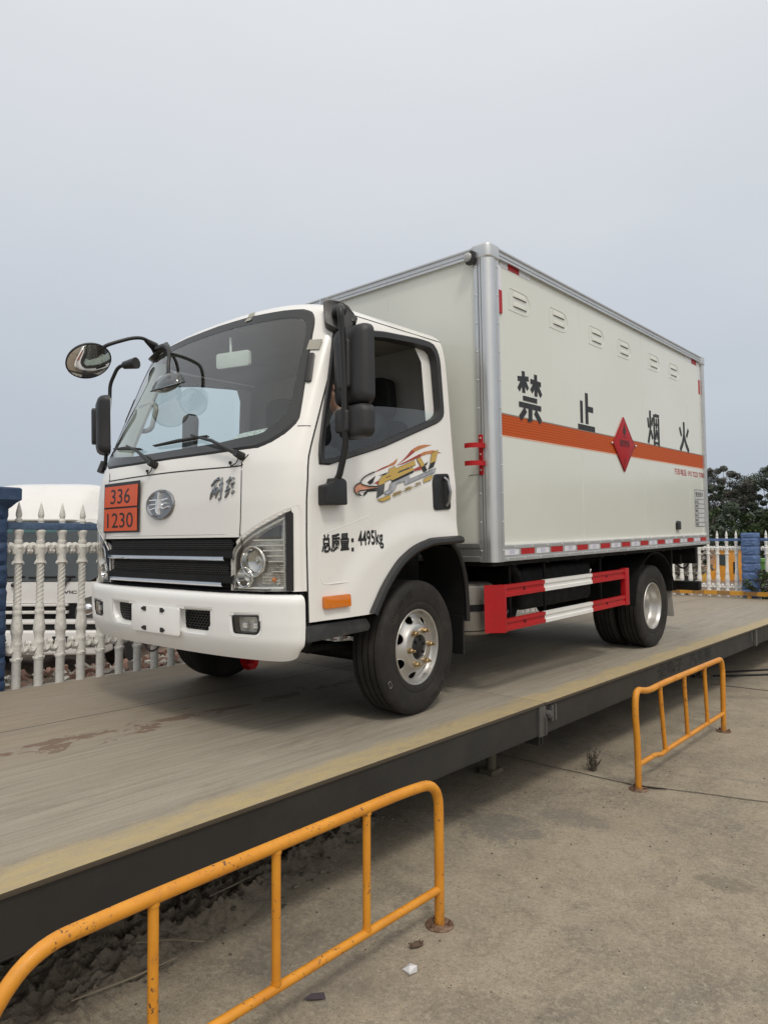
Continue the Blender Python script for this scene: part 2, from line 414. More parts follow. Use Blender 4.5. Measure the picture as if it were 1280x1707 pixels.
DECL=[
([(-0.468, 1.286), (-0.458, 1.301), (-0.434, 1.318), (-0.396, 1.334), (-0.347, 1.349)],0.0066),
([(-0.515, 1.254), (-0.511, 1.265), (-0.491, 1.278), (-0.466, 1.287), (-0.446, 1.276), (-0.395, 1.27), (-0.334, 1.273)],0.0066),
([(-0.515, 1.254), (-0.509, 1.237), (-0.495, 1.225), (-0.459, 1.221), (-0.479, 1.23), (-0.486, 1.237), (-0.473, 1.245), (-0.335, 1.262)],0.0066),
([(-0.401, 1.286), (-0.391, 1.283), (-0.368, 1.296)],0.0058),
]
# ================================================================== THE TRUCK
TH = 0.02356                                    # unladen: nose a little down
truck = thing('box_truck', 'white box truck with orange stripe and red diamond sign parked on the weighbridge', 'truck', rot=(TH, 0, 0))
def w2b(y, z): return cos(TH) * y + sin(TH) * z, -sin(TH) * y + cos(TH) * z

# ---- the cab as one smooth surface: front curve per height, flowing into the sides
YC = [(.5, -1.0), (1.0, -1.005), (1.2, -1.0), (1.3, -.99), (1.38, -.98), (1.44, -.96), (2.22, -.635), (2.26, -.59), (2.29, -.52), (2.31, -.43), (2.33, -.2)]
XS = [(.5, .985), (1.30, .985), (1.4, .975), (2.05, .93), (2.14, .915), (2.19, .897), (2.23, .862), (2.265, .80), (2.295, .69), (2.315, .55), (2.33, .4)]
def soft(T, z, h=.02): return (itp(z - h, T) + 2 * itp(z, T) + itp(z + h, T)) / 4
def yb_(z): return soft(YC, z) + .2
def crown(x): return .045 * max(0, 1 - (x / .75) ** 2)      # the roof edge arches up a little in the middle
def F0(x, z):
    zz = z - crown(x) * min(1, max(0, (z - 1.9) / .3))
    xs = soft(XS, zz); a = min(.99999, abs(x) / xs)
    return Vector((x, yb_(zz) - .2 * sqrt(1 - a ** 5), z))
FL0 = [(-.20, 0.0), (.05, 0)]
ARC = (.055, .395)                               # arch centre (y,z) of the front wheel
def S0(y, z, s=1):
    xs = soft(XS, z); yb = yb_(z)
    x = xs if y >= yb else xs * max(0, 1 - min(1, (yb - y) / .2) ** 2) ** .2
    r = sqrt(((y - .06) * .92) ** 2 + (z - .36) ** 2)
    fl = max(0, min(1, (.80 - r) / .16)); fl = fl * fl * (3 - 2 * fl)     # bulge over the wheel arch
    return Vector((s * (x + .016 * fl), y, z))
def F(x, z, d=0):
    p = F0(x, z); e = 2e-3
    n = (F0(x + e, z) - F0(x - e, z)).cross(F0(x, z + e) - F0(x, z - e)); n.normalize()
    if n.y > 0: n = -n
    return p + n * d
def S(y, z, d=0, s=1):
    p = S0(y, z, 1); e = 2e-3
    n = (S0(y + e, z) - S0(y - e, z)).cross(S0(y, z + e) - S0(y, z - e)); n.normalize()
    if n.x < 0: n = -n
    p = p + n * d; return Vector((s * p.x, p.y, p.z))

WS_R = [(.40, 1.452), (.746, 1.455), (.815, 1.482), (.862, 1.517), (.895, 1.56), (.903, 1.60), (.889, 1.70), (.855, 1.91), (.822, 2.118), (.805, 2.165), (.775, 2.20), (.72, 2.224), (.6, 2.238), (.3, 2.262)]
WS_O = [(0, 1.455)] + WS_R + [(0, 2.270)] + [(-x, z) for x, z in reversed(WS_R)]
WI_R = [(.42, 1.508), (.735, 1.528), (.80, 1.572), (.838, 1.622), (.843, 1.65), (.832, 1.749), (.798, 2.05), (.775, 2.125), (.752, 2.15), (.70, 2.172), (.6, 2.185), (.23, 2.21)]
WS_I = [(0, 1.508)] + WI_R + [(0, 2.215)] + [(-x, z) for x, z in reversed(WI_R)]
DW_O = rpoly([(-.752, 1.346), (-.251, 1.489), (.262, 1.675), (.328, 1.72), (.330, 2.10), (.30, 2.174), (.169, 2.176), (-.167, 2.150), (-.466, 2.104), (-.565, 2.075), (-.613, 1.91), (-.70, 1.621), (-.744, 1.45)], .035)
DW_I = rpoly([(-.712, 1.383), (-.25, 1.522), (.235, 1.702), (.287, 1.74), (.290, 2.08), (.265, 2.132), (.15, 2.135), (-.167, 2.112), (-.45, 2.068), (-.53, 2.042), (-.575, 1.905), (-.665, 1.62), (-.70, 1.46)], .03)
HL = [(.604, .757), (.607, .915), (.625, .957), (.667, .996), (.73, 1.035), (.79, 1.066), (.85, 1.094), (.902, 1.122), (.938, 1.141), (.946, 1.13), (.944, .761)]
HLX = [(min(.949, .80 + (x - .80) * 1.065), .90 + (z - .90) * 1.065) for x, z in HL]
def in_hl(x, z): return inpoly(abs(x), z, HLX)
GRX = .668
def arch_r(y, z): return sqrt(((y - .08) / 1.0) ** 2 + (z - .40) ** 2)
ARCH_IN = [(-.395, .595), (-.35, .66), (-.292, .735), (-.19, .833), (-.105, .885), (-.031, .917), (.06, .940), (.136, .951), (.40, .957)]
def in_arch(y, z): return z < itp(y, [(-.41, .55)] + ARCH_IN)

def cab_rows(z0, z1, dz):
    n = max(1, round((z1 - z0) / dz)); return [z0 + (z1 - z0) * i / n for i in range(n + 1)]
PHI_D = radians(80)
def grid(mb, fn, us, zs, skip, flip=False, mi=0):
    """sheet of quads over (u, z); fn(u, z) -> point, cells whose centre is skipped stay open"""
    idx = {}; vs = []; fs = []
    def g(i, j):
        if (i, j) not in idx: idx[(i, j)] = len(vs); vs.append(fn(us[i], zs[j]))
        return idx[(i, j)]
    for j in range(len(zs) - 1):
        for i in range(len(us) - 1):
            if skip((us[i] + us[i + 1]) / 2, (zs[j] + zs[j + 1]) / 2): continue
            f = (g(i, j), g(i + 1, j), g(i + 1, j + 1), g(i, j + 1))
            fs.append(tuple(reversed(f)) if flip else f)
    mb.add(vs, fs, mi)
def xfront(u, z): return u * soft(XS, z - crown(u * .9) * min(1, max(0, (z - 1.9) / .3))) * sin(PHI_D) ** .4
def front_skip(u, z):
    x = xfront(u, z)
    if z < 1.024 and abs(x) < .676 - .06 * (1.02 - z) / .27: return True
    if in_hl(x, z): return True
    return inpoly(x, z, WS_M)
WS_M = [((a[0] + b[0]) / 2, (a[1] + b[1]) / 2) for a, b in zip(resample(WS_O, 90, (0, 1.86)), resample(WS_I, 90, (0, 1.86)))]
DW_M = [((a[0] + b[0]) / 2, (a[1] + b[1]) / 2) for a, b in zip(resample(DW_O, 90, (-.15, 1.80)), resample(DW_I, 90, (-.15, 1.80)))]
Z_SEAM = 2.196; Y_REAR = .392
def yside(t, z):
    y0 = yb_(z) - .2 * cos(PHI_D); return y0 + (Y_REAR - .02 * max(0, z - 1.9) - y0) * t
us_f = [-1 + 2 * i / 100 for i in range(101)]
us_s = [i / 70 for i in range(71)]

body = MB()
zf = cab_rows(.757, 2.33, .0145)
grid(body, lambda u, z: F(xfront(u, z), z), us_f, zf, front_skip)
zr = cab_rows(Z_SEAM, 2.33, .0135)
for s in (1, -1):
    grid(body, lambda t, z, s=s: S(yside(t, z), z, 0, s), us_s, zr, lambda t, z: False, flip=(s < 0))
# rear wall and roof lid
top = [F(xfront(u, 2.33), 2.33) for u in us_f] + [S(yside(t, 2.33), 2.33) for t in us_s[1:]] + [S(yside(t, 2.33), 2.33, 0, -1) for t in reversed(us_s[1:])]
body.add(top, [tuple(range(len(top)))])
zw = cab_rows(.96, 2.33, .09)
grid(body, lambda u, z: Vector((u * soft(XS, z) * .999, Y_REAR - .02 * max(0, z - 1.9), z)), [-1 + i / 5 for i in range(11)], zw, lambda u, z: False, flip=True)
body.build('cab_body', M_white, truck, angle=50, weld=.0004)

liner = MB()
zl = cab_rows(1.25, 2.19, .0285)
us_l = [-1 + 2 * i / 50 for i in range(51)]; us_ls = [i / 35 for i in range(36)]
grid(liner, lambda u, z: F(xfront(u, z) * .985, z, -.03), us_l, zl, lambda u, z: inpoly(xfront(u, z), z, WS_M) or z < 1.46)
grid(liner, lambda u, z: F(u * .72, z, -.03), us_l, cab_rows(2.18, 2.235, .0285), lambda u, z: inpoly(u * .72, z, WS_M))
for s in (1, -1): grid(liner, lambda t, z, s=s: S(yside(t, z), z, -.035, s), us_ls, zl, lambda t, z: inpoly(yside(t, z), z, DW_M), flip=(s < 0))
lt = [(-.66, -.600, 2.214), (-.3, -.630, 2.222), (.3, -.630, 2.222), (.66, -.600, 2.214), (.84, -.46, 2.18), (.885, .365, 2.185), (-.885, .365, 2.185), (-.84, -.46, 2.18)]
liner.add(lt, [(0, 1, 2, 3, 4, 5, 6, 7)])
liner.add([(-.95, .362, 1.0), (.95, .362, 1.0), (.88, .35, 2.19), (-.88, .35, 2.19)], [(0, 1, 2, 3)])
liner.build('cab_liner', M_trim, truck)

# ---- doors
for s in (1, -1):
    d = MB(); zd = cab_rows(.607, Z_SEAM - .004, .0135)
    grid(d, lambda t, z: S(yside(.004 + t * .989, z), z, 0, s), us_s, zd,
         lambda t, z: inpoly(yside(t, z), z, DW_M) or in_arch(yside(t, z), z - .006), flip=(s < 0))
    door = d.build('door', M_white, truck, angle=50)
    # window surround and its reveal
    w = MB(); A = resample(DW_O, 110, (-.15, 1.80)); B = resample(DW_I, 110, (-.15, 1.80))
    Mi = [((a[0] * .75 + b[0] * .25), (a[1] * .75 + b[1] * .25)) for a, b in zip(A, B)]
    ring(w, A, Mi, lambda y, z: S(y, z, .001, s), lambda y, z: S(y, z, .009, s), flip=(s < 0))
    ring(w, Mi, B, lambda y, z: S(y, z, .009, s), lambda y, z: S(y, z, .004, s), flip=(s < 0))
    ring(w, B, B, lambda y, z: S(y, z, .004, s), lambda y, z: S(y, z, -.045, s), flip=(s < 0))
    w.build('window_seal', M_seal, door, angle=60)
    # body frame inside the rear of the opening
    pf = MB(); pf.add([S(.205, 1.66, -.05, s), S(.30, 1.68, -.045, s), S(.30, 2.15, -.045, s), S(.16, 2.15, -.05, s), S(.205, 2.05, -.05, s)], [(0, 1, 2, 3, 4)])
    pf.build('door_frame', M_white, door)
    g = MB()
    if s > 0:
        GP = rpoly([(-.715, 1.36), (-.25, 1.50), (.285, 1.69), (.268, 1.735), (.235, 1.742), (.05, 1.738), (-.2, 1.722), (-.48, 1.692), (-.58, 1.672), (-.635, 1.60)], .03)
    else: GP = DW_O
    disc(g, resample(GP, 90, (-.2, 1.62) if s > 0 else (-.15, 1.8)), (-.2, 1.62) if s > 0 else (-.15, 1.8), lambda y, z: S(y, z, -.018, s), 4, flip=(s < 0))
    g.build('side_window', M_sideg, door, angle=80)
    # wheel-arch trim along the lower edge
    t = MB(); AR = [Vector((y, z, 0)) for y, z in ARCH_IN]; AR = spline([(p.x, p.y, 0) for p in AR], 5)
    prof = [(-.006, .002), (-.002, .026), (.012, .034), (.030, .028), (.042, .004)]
    k = len(AR); vs = []
    for i in range(k):
        tg = (AR[min(i + 1, k - 1)] - AR[max(i - 1, 0)]).normalized(); n = Vector((-tg.y, tg.x))
        for o_, dd in prof + [(-.006, -.05)]:
            q = Vector((AR[i].x, AR[i].y)) + n * o_; p = S(q.x, q.y, dd, s); vs.append(p)
    m = len(prof) + 1
    t.add(vs, [(i * m + j, i * m + (j + 1) % m, (i + 1) * m + (j + 1) % m, (i + 1) * m + j) for i in range(k - 1) for j in range(m)])
    t.build('arch_trim', M_black, door, angle=40, fixn=True)
    # recessed handle
    h = MB(); HP = rpoly([(.172, 1.362), (.318, 1.372), (.322, 1.158), (.155, 1.150), (.150, 1.315)], .022)
    HP = [(y, z) for y, z in HP]; cc = (.235, 1.26); A = resample(HP, 60, cc); B = [(cc[0] + (y - cc[0]) * .84, cc[1] + (z - cc[1]) * .89) for y, z in A]
    ring(h, A, A, lambda y, z: S(y, z, -.002, s), lambda y, z: S(y, z, .006, s), flip=(s < 0))
    ring(h, A, B, lambda y, z: S(y, z, .006, s), lambda y, z: S(y, z, .007, s), flip=(s < 0))
    ring(h, B, B, lambda y, z: S(y, z, .007, s), lambda y, z: S(y, z, .002, s), flip=(s < 0))
    disc(h, B, cc, lambda y, z: S(y, z, .002, s), 2, flip=(s < 0))
    ho = h.build('handle_cup', M_black, door)
    hb = MB(); hb.tube([S(y, z, dd, s) for y, z, dd in [(.268, 1.345, .006), (.276, 1.325, .022), (.284, 1.26, .030), (.281, 1.20, .022), (.276, 1.178, .006)]], .0105, 8)
    hb.build('pull_handle', M_chrome if False else PM('satin_grey_handle', (.30, .30, .31), .25, .8), ho)
    # amber side lamp
    a = MB(); a.prism(rrect(.168, .062, .010), lambda y, z, dd: S(-.662 + y, .694 + z, dd, s), -.001, .022)
    ao = a.build('side_marker_lamp', M_amber, door, bevel=.004, angle=30)
    a = MB()
    for k_ in range(7): a.box(S(-.737 + k_ * .022, .668, .0225, 1), S(-.735 + k_ * .022, .72, .0235, 1)) if s > 0 else None
    # pressed panel outline on the door skin
    e = MB()
    pr = [(-.40, 1.115), (-.60, 1.06), (-.735, 1.026), (-.752, 1.005), (-.756, .815), (-.745, .786), (-.72, .781), (-.57, .783)]
    e.tube([S(y, z, -.0008, s) for y, z in fillet([(*q, 0) for q in pr], .03) and [(v.x, v.y) for v in fillet([(*q, 0) for q in pr], .03)]], .0022, 6)
    e.build('pressed_crease', M_white, door)
    if s > 0:
        tx = MB()
        put_text(tx, '总质量', lambda u, v: S(-.745 + .192 * u, .932 + .094 * v + .008 * u, .0015), off=.034)
        for zz in (.945, .992): tx.prism(rrect(.017, .020, .003), lambda y, z, dd, zz=zz: S(-.528 + y, zz + z, dd), .0008, .0018)
        put_text(tx, '4495kg', lambda u, v: S(-.487 + .185 * u, .938 + .102 * v + .004 * u, .0015), off=.026)
        tx.build('weight_lettering', M_ink, door)
        dc = MB(); cols = {'K': 0, 'G': 1, 'S': 2, 'D': 3, 'R': 4, 'O': 5, 'B': 6}
        for i_, (c, pp) in enumerate(DEC):
            if c in 'GSD': dc.ribbon(pp + [pp[0]], .0038, lambda y, z, dd: S(y, z, dd), .0012 + .0002 * i_, 0)
            dc.flat(pp, lambda y, z, dd: S(y, z, dd), .0014 + .0002 * i_, cols[c])
        for pp, w_ in DECL: dc.ribbon(pp, w_, lambda y, z, dd: S(y, z, dd), .0075, 0)
        ph = lambda u, v: S(-.215 + .250 * u, 1.219 + .075 * u + .020 * v, .0072)
        put_text(dc, '4006—096—771', lambda u, v: S(-.214 + .250 * u, 1.218 + .075 * u + .020 * v, .0070), 0, off=.05)
        put_text(dc, '4006—096—771', ph, 1)
        dc.build('eagle_decal', [M_ink, M_gold, M_silv, M_dgrey, M_dred, M_dor, M_dpale], door)

# ---- windscreen
cw = (0, 1.86); A = resample(WS_O, 200, cw); B = resample(WS_I, 200, cw)
wsd = MB(); disc(wsd, B, cw, lambda x, z: F(x, z, .002), 10)
ws = wsd.build('windscreen', M_ws, truck, angle=80)
b = MB(); Mi = [(a[0] * .8 + c[0] * .2, a[1] * .8 + c[1] * .2) for a, c in zip(A, B)]
ring(b, A, Mi, lambda x, z: F(x, z, .000), lambda x, z: F(x, z, .007), 0)
ring(b, Mi, B, lambda x, z: F(x, z, .0065), lambda x, z: F(x, z, .0035), 1)
ring(b, B, B, lambda x, z: F(x, z, .0035), lambda x, z: F(x, z, -.01), 1)
b.build('windscreen_border', [M_seal, M_ceram], ws, angle=60)
for x0, z0, x1, z1 in ((.30, 2.275, .35, 2.225), (-.62, 2.255, -.57, 2.20), (.83, 2.02, .885, 1.965)):
    tp = MB(); tp.add([F(x0, z0, .010), F(x1, z0, .010), F(x1, z1, .009), F(x0, z1, .009)], [(0, 3, 2, 1)]); tp.build('masking_tape', M_tape, ws)

# ---- panel seams as narrow dark gaps
sg = MB(); fr = lambda x, z, d: F(x, z, d)
hl_ = [(-.69, 1.425), (-.655, 1.385), (-.637, 1.374), (-.3, 1.378), (0, 1.380), (.3, 1.376), (.637, 1.371), (.655, 1.388), (.69, 1.427)]
sg.ribbon([(v.x, v.y) for v in spline([(*q, 0) for q in hl_], 4)], .0065, fr, .0012)
for s in (1, -1): sg.ribbon([(s * .657, 1.384), (s * .668, 1.29), (s * .674, 1.20), (s * .672, 1.10), (s * .667, 1.022)], .006, fr, .0012)
for s in (1, -1):
    zs = [.607 + (Z_SEAM - .607) * i / 30 for i in range(31)]
    sg.ribbon([(yside(0.002, z), z) for z in zs], .0075, lambda y, z, d: S(y, z, d, s), .0012)
    sg.ribbon([(yside(t / 20, Z_SEAM), Z_SEAM) for t in range(21)], .006, lambda y, z, d: S(y, z, d, s), .0012)
    sg.ribbon([(s * .905, 1.556), (s * .925, 1.556), (s * .948, 1.556)], .004, fr, .0012)
sg.build('panel_gaps', M_gap, truck)
for s in (1, -1):
    v = MB(); v.prism(rrect(.026, .16, .012), lambda a, b_, d: F(s * (.874 + a - .16 * b_), 1.865 + b_, d), .0, .012)
    v.build('pillar_vent', M_black, truck, bevel=.003)

# ---- grille
g = MB(); hexm = MB()
us = [-1 + 2 * i / 30 for i in range(31)]
grid(g, lambda u, z: F(u * (.672 - .06 * (1.02 - z) / .27), z, -.028), us, cab_rows(.70, 1.022, .04), lambda u, z: False)
ring(g, resample([(-.690, 1.034), (.690, 1.034), (.626, .752), (-.626, .752)], 120, (0, .89)), resample([(-.66, 1.008), (.66, 1.008), (.606, .765), (-.606, .765)], 120, (0, .89)), lambda x, z: F(x, z, .0012), lambda x, z: F(x, z, -.03))
for zc, h0, h1 in ((.945, .020, .012), (.822, .020, .012)):       # slanting bars below each mesh
    for u0 in range(24):
        x0 = -.62 + 1.24 * u0 / 24; x1 = -.62 + 1.24 * (u0 + 1) / 24
        for (za, da), (zb, db) in (((zc + .018, -.026), (zc + .004, .004)), ((zc + .004, .004), (zc - .028, .006)), ((zc - .028, .006), (zc - .045, -.02))):
            g.add([F(x0, za, da), F(x1, za, da), F(x1, zb, db), F(x0, zb, db)], [(0, 3, 2, 1)])
gr = g.build('grille', PM('grille_black', (.008, .008, .0085), .5, var=.2, spec=.22), truck, angle=30)
def hexmesh(mb, x0, x1, z0, z1, fn, c=.021, w=.0052, d=-.012, d0=-.026, clip=None):
    r = c / sqrt(3); row = 0; z = z0
    while z <= z1:
        x = x0 + (c / 2 if row % 2 else 0)
        while x <= x1:
            if clip is None or clip(x, z):
                vs = []; o_ = (c / 2 + .0006) / (c / 2); i_ = (c / 2 - w / 2) / (c / 2)
                for k in range(6):
                    a = radians(30 + 60 * k)
                    for rr, dd in ((r * o_, d), (r * i_, d), (r * i_, d0)): vs.append(fn(x + rr * cos(a), z + rr * .62 * sin(a), dd))
                fs = []
                for k in range(6):
                    p, q = k * 3, ((k + 1) % 6) * 3
                    fs += [(p, q, q + 1, p + 1), (p + 1, q + 1, q + 2, p + 2)]
                mb.add(vs, fs)
            x += c
        z += c * sqrt(3) / 2 * .62; row += 1
M_gm = PM('grille_mesh_black', (.030, .030, .031), .4)
hexmesh(hexm, -.60, .60, .966, 1.004, F); hexm.build('grille_mesh', M_gm, gr)
hexm = MB(); hexmesh(hexm, -.57, .57, .842, .886, F); hexm.build('grille_mesh', M_gm, gr)
for zc, xa, xb in ((.914, -.612, .556), (.785, -.585, .536)):
    c = MB(); n_ = 24
    for u0 in range(n_):
        x0 = xa + (xb - xa) * u0 / n_; x1 = xa + (xb - xa) * (u0 + 1) / n_
        for (za, da), (zb, db) in (((zc + .0115, .004), (zc + .008, .011)), ((zc + .008, .011), (zc - .003, .012)), ((zc - .003, .012), (zc - .0115, .004))):
            c.add([F(x0, za, da), F(x1, za, da), F(x1, zb, db), F(x0, zb, db)], [(0, 3, 2, 1)])
    c.build('chrome_strip', M_chrome, gr, weld=.0001)
g = MB(); g.box((-.80, -.94, .66), (.80, -.87, .765)); g.box((-.95, -.86, .60), (.95, -.30, .70)); g.build('cross_panel', M_blackm, truck)

# ---- headlights
M_hlback = PM('headlamp_reflector', (.80, .79, .76), .3, .15, var=.35, scale=26)
M_hldark = PM('headlamp_inner_grey', (.10, .10, .10), .3, .4, var=.2)
for s in (1, -1):
    f = lambda x, z, d=0: F(s * x, z, d)
    hb = MB(); cc = (.80, .90); A = resample(HL, 90, cc)
    cut = .915
    ring(hb, A, A, lambda x, z: f(x, z, .003), lambda x, z: f(x, z, -.05), 0, flip=s < 0)
    disc(hb, A, cc, lambda x, z: f(x, z, -.05), 5, 0, flip=s < 0)
    H_ = hb.build('headlight', M_hlback, truck, angle=60)
    # dark body-colour reveal round the lamp and the black outer band
    A2 = [(cc[0] + (x - cc[0]) * (1.10 if x < .9 else 1.17), cc[1] + (z - cc[1]) * 1.12) for x, z in A]; A1 = [(cc[0] + (x - cc[0]) * 1.012, cc[1] + (z - cc[1]) * 1.014) for x, z in A]
    A2 = [(max(.600, min(x, .968)), max(z, .7575)) for x, z in A2]; A1 = [(min(x, .949), max(z, .758)) for x, z in A1]
    A2 = [b_ if (b_[0] < .68 and b_[1] < .985) else a for a, b_ in zip(A2, A1)]
    r = MB(); ring(r, A2, A1, lambda x, z: f(x, z, .0022), lambda x, z: f(x, z, -.004), 0, flip=s < 0); r.build('brow_panel', M_white, H_, angle=60)
    r = MB(); ring(r, A1, A, lambda x, z: f(x, z, -.004), lambda x, z: f(x, z, -.012), 0, flip=s < 0)
    BP = [(.918, .764), (.944, .762), (.946, 1.128), (.938, 1.138), (.918, 1.128)]
    r.prism(BP, lambda x, z, d: f(x, z, d), -.01, .006)
    r.build('lamp_bezel', M_black, H_, fixn=True)
    ch = MB()
    # bright edge that follows the brow, and a bright line along the foot
    brow = [(.615, .775), (.617, .90), (.634, .948), (.675, .985), (.735, 1.022), (.79, 1.050), (.85, 1.078), (.912, 1.108)]
    ch.tube([f(x, z, -.014) for x, z in [(v.x, v.y) for v in spline([(*q, 0) for q in brow], 4)]], .007, 8)
    ch.tube([f(x, z, -.012) for x, z in [(.615, .773), (.70, .772), (.80, .772), (.905, .774)]], .006, 8)
    ch.tube([f(.909, z, -.014) for z in (.775, .90, 1.0, 1.10)], .004, 6)
    for za, xa in ((1.003, .742), (.977, .755), (.952, .80), (.926, .822), (.900, .828), (.852, .845)):
        ch.box(f(xa, za - .0025, -.04) if s > 0 else f(.909, za - .0025, -.04), f(.909, za + .0025, -.012) if s > 0 else f(xa, za + .0025, -.012)) if False else ch.prism([(xa, za - .0028), (.908, za - .0028), (.908, za + .0028), (xa, za + .0028)], lambda x, z, d: f(x, z, d), -.04, -.014)
    def bowl(x, z, R, dep, mb, ringw, dz):
        c0 = f(x, z, 0); nx = (f(x + .002, z) - f(x - .002, z)).normalized(); nz = Vector((0, 0, 1)); ny = nx.cross(nz)
        if ny.y > 0: ny = -ny
        pr = [(R * 1.06, -.03), (R * 1.10, -.006), (R * 1.04, .004), (R * .96, .002), (R * .92, -.006), (R * .86, -.012), (R * .78, -.03), (R * .45, -.045), (R * .16, -.048), (R * .14, -.03), (.0005, -.026)]
        vs = []; n_ = 40
        for rr, h in pr:
            for k in range(n_):
                a = 2 * pi * k / n_; vs.append(c0 + nx * rr * cos(a) + nz * rr * sin(a) + ny * (h + dz))
        mb.add(vs, [(i * n_ + k, i * n_ + (k + 1) % n_, (i + 1) * n_ + (k + 1) % n_, (i + 1) * n_ + k) for i in range(len(pr) - 1) for k in range(n_)])
    bw = MB(); bowl(.742, .900, .068, .05, bw, .01, -.004); bowl(.692, .822, .043, .04, bw, .008, .004)
    bw.build('reflector_bowl', PM('bowl_chrome', (.55, .55, .54), .10, 1.0, var=.1, scale=30), H_, angle=35, fixn=True)
    for x_, z_, R_ in ((.742, .900, .071), (.692, .822, .046)): ch.tube([f(x_ + R_ * cos(a), z_ + R_ * sin(a), -.006) for a in [2 * pi * k / 36 for k in range(36)]], .0055, 6, closed=True)
    ch.build('chrome_reflectors', PM('lamp_chrome', (.80, .80, .78), .12, .55, var=.08, scale=30), H_, angle=35, fixn=True)
    dk = MB(); dk.prism([(.758, 1.010), (.885, 1.011), (.885, 1.074), (.83, 1.052)], lambda x, z, d: f(x, z, d), -.045, -.022)
    dk.build('daylight_panel', M_hldark, H_, fixn=True)
    fc = MB(); random.seed(3)
    for (xa, xb, za, zb) in ((.825, .885, .858, .892), (.775, .885, .785, .845)):
        nx, nz = 7, 4
        for i in range(nx):
            for j in range(nz):
                x0 = xa + (xb - xa) * i / nx; x1 = xa + (xb - xa) * (i + 1) / nx; z0 = za + (zb - za) * j / nz; z1 = za + (zb - za) * (j + 1) / nz
                fc.add([f(x0, z0, -.035), f(x1, z0, -.035), f(x1, z1, -.035), f(x0, z1, -.035), f((x0 + x1) / 2 + random.uniform(-.004, .004), (z0 + z1) / 2, -.022)], [(0, 1, 4), (1, 2, 4), (2, 3, 4), (3, 0, 4)])
    for i in range(12): fc.prism([(.888, .785 + i * .0085), (.905, .785 + i * .0085), (.905, .789 + i * .0085), (.888, .789 + i * .0085)], lambda x, z, d: f(x, z, d), -.04, -.02)
    fc.build('facet_reflector', PM('lamp_facets', (.70, .69, .66), .15, .5, var=.4, scale=60), H_, angle=5, fixn=True)
    am = MB(); am.ball(f(.853, .812, -.022), .012); am.build('indicator_bulb', M_amber, H_)
    ln = MB(); disc(ln, [(cc[0] + (x - cc[0]) * .99, cc[1] + (z - cc[1]) * .99) for x, z in A], cc, lambda x, z: f(x, z, .001), 6, flip=s < 0)
    ln.build('lamp_lens', M_lens, H_, angle=80)

# ---- bumper
def BZ(z): return itp(z, [(.425, .050), (.455, .032), (.50, .012), (.53, .004), (.60, .0), (.70, .0), (.722, .004), (.737, .016), (.742, .035), (.742, .09)])
def BU(t, d=0):
    """plan curve of the bumper, t -1..1"""
    ph = t * pi / 2; a = abs(sin(ph)) ** (2 / 2.8); xs = 1.0; x = math.copysign(xs * a, t); y = -.87 - .186 * cos(ph)
    return x, y
def Bp(t, z, inset):
    x, y = BU(t); e = 1e-3; x2, y2 = BU(min(1, t + e)); x1, y1 = BU(max(-1, t - e))
    n = Vector((y2 - y1, -(x2 - x1))).normalized()
    return Vector((x - n.x * inset, y - n.y * inset, z))
def tX(x):
    a = min(1, abs(x)); return math.copysign(math.asin(a ** 1.4) * 2 / pi, x)
def Bx(x, z, d=0): return Bp(tX(x), z, BZ(z) - d)
LG = [(.215, .536), (.215, .652), (.490, .656), (.484, .588), (.462, .550), (.43, .536)]
FG = [(.645, .552), (.636, .642), (.812, .648), (.815, .58), (.795, .552)]
LGX = [(.36 + (x - .36) * 1.06, .596 + (z - .596) * 1.10) for x, z in LG]; FGX = [(.732 + (x - .732) * 1.07, .597 + (z - .597) * 1.10) for x, z in FG]
def bskip(x, z): return inpoly(abs(x), z, LGX) or inpoly(abs(x), z, FGX)
bm_ = MB()
ts = [-1 + i * 2 / 220 for i in range(221)]
ts = sorted(set([tX(x) for x in [(-.98 + i * .0140) for i in range(141)]] + [-1, 1] + [tX(s * x) for s in (1, -1) for x in (.987, .992, .996, .999)]))
rows = [(.425, .09), (.425, .05), (.440, .041), (.455, .032), (.478, .021), (.50, .012), (.515, .007), (.53, .004)] + [(.53 + i * .0112, BZ(.53 + i * .0112)) for i in range(1, 16)] + [(.71, .001), (.722, .004), (.731, .009), (.737, .016), (.741, .025), (.742, .035), (.742, .10)]
def lift(t, z): return z + max(0, (.50 - z) / .075) * .045 * max(0, (abs(t) - .62) / .38) ** 2
vs = [Bp(t, lift(t, z), d) for z, d in rows for t in ts]; fs = []; nt_ = len(ts)
for j in range(len(rows) - 1):
    for i in range(nt_ - 1):
        x = (BU(ts[i])[0] + BU(ts[i + 1])[0]) / 2; z = (rows[j][0] + rows[j + 1][0]) / 2
        if 1 < j < len(rows) - 2 and bskip(x, z): continue
        fs.append((j * nt_ + i, j * nt_ + i + 1, (j + 1) * nt_ + i + 1, (j + 1) * nt_ + i))
bm_.add(vs, fs)
for s in (1, -1):      # side returns
    e = [Bp(s, lift(s, z), d) for z, d in rows]; e2 = [Vector((p.x - s * .0, -.80 - .02, p.z)) for p in e]
    k = len(rows); q = [Vector((p.x - s * .05, p.y + .005, p.z)) for p in e]
    bm_.add(e + q, [(i, i + 1, k + i + 1, k + i) for i in range(k - 1)])
bump = bm_.build('bumper', M_bump, truck, angle=42)
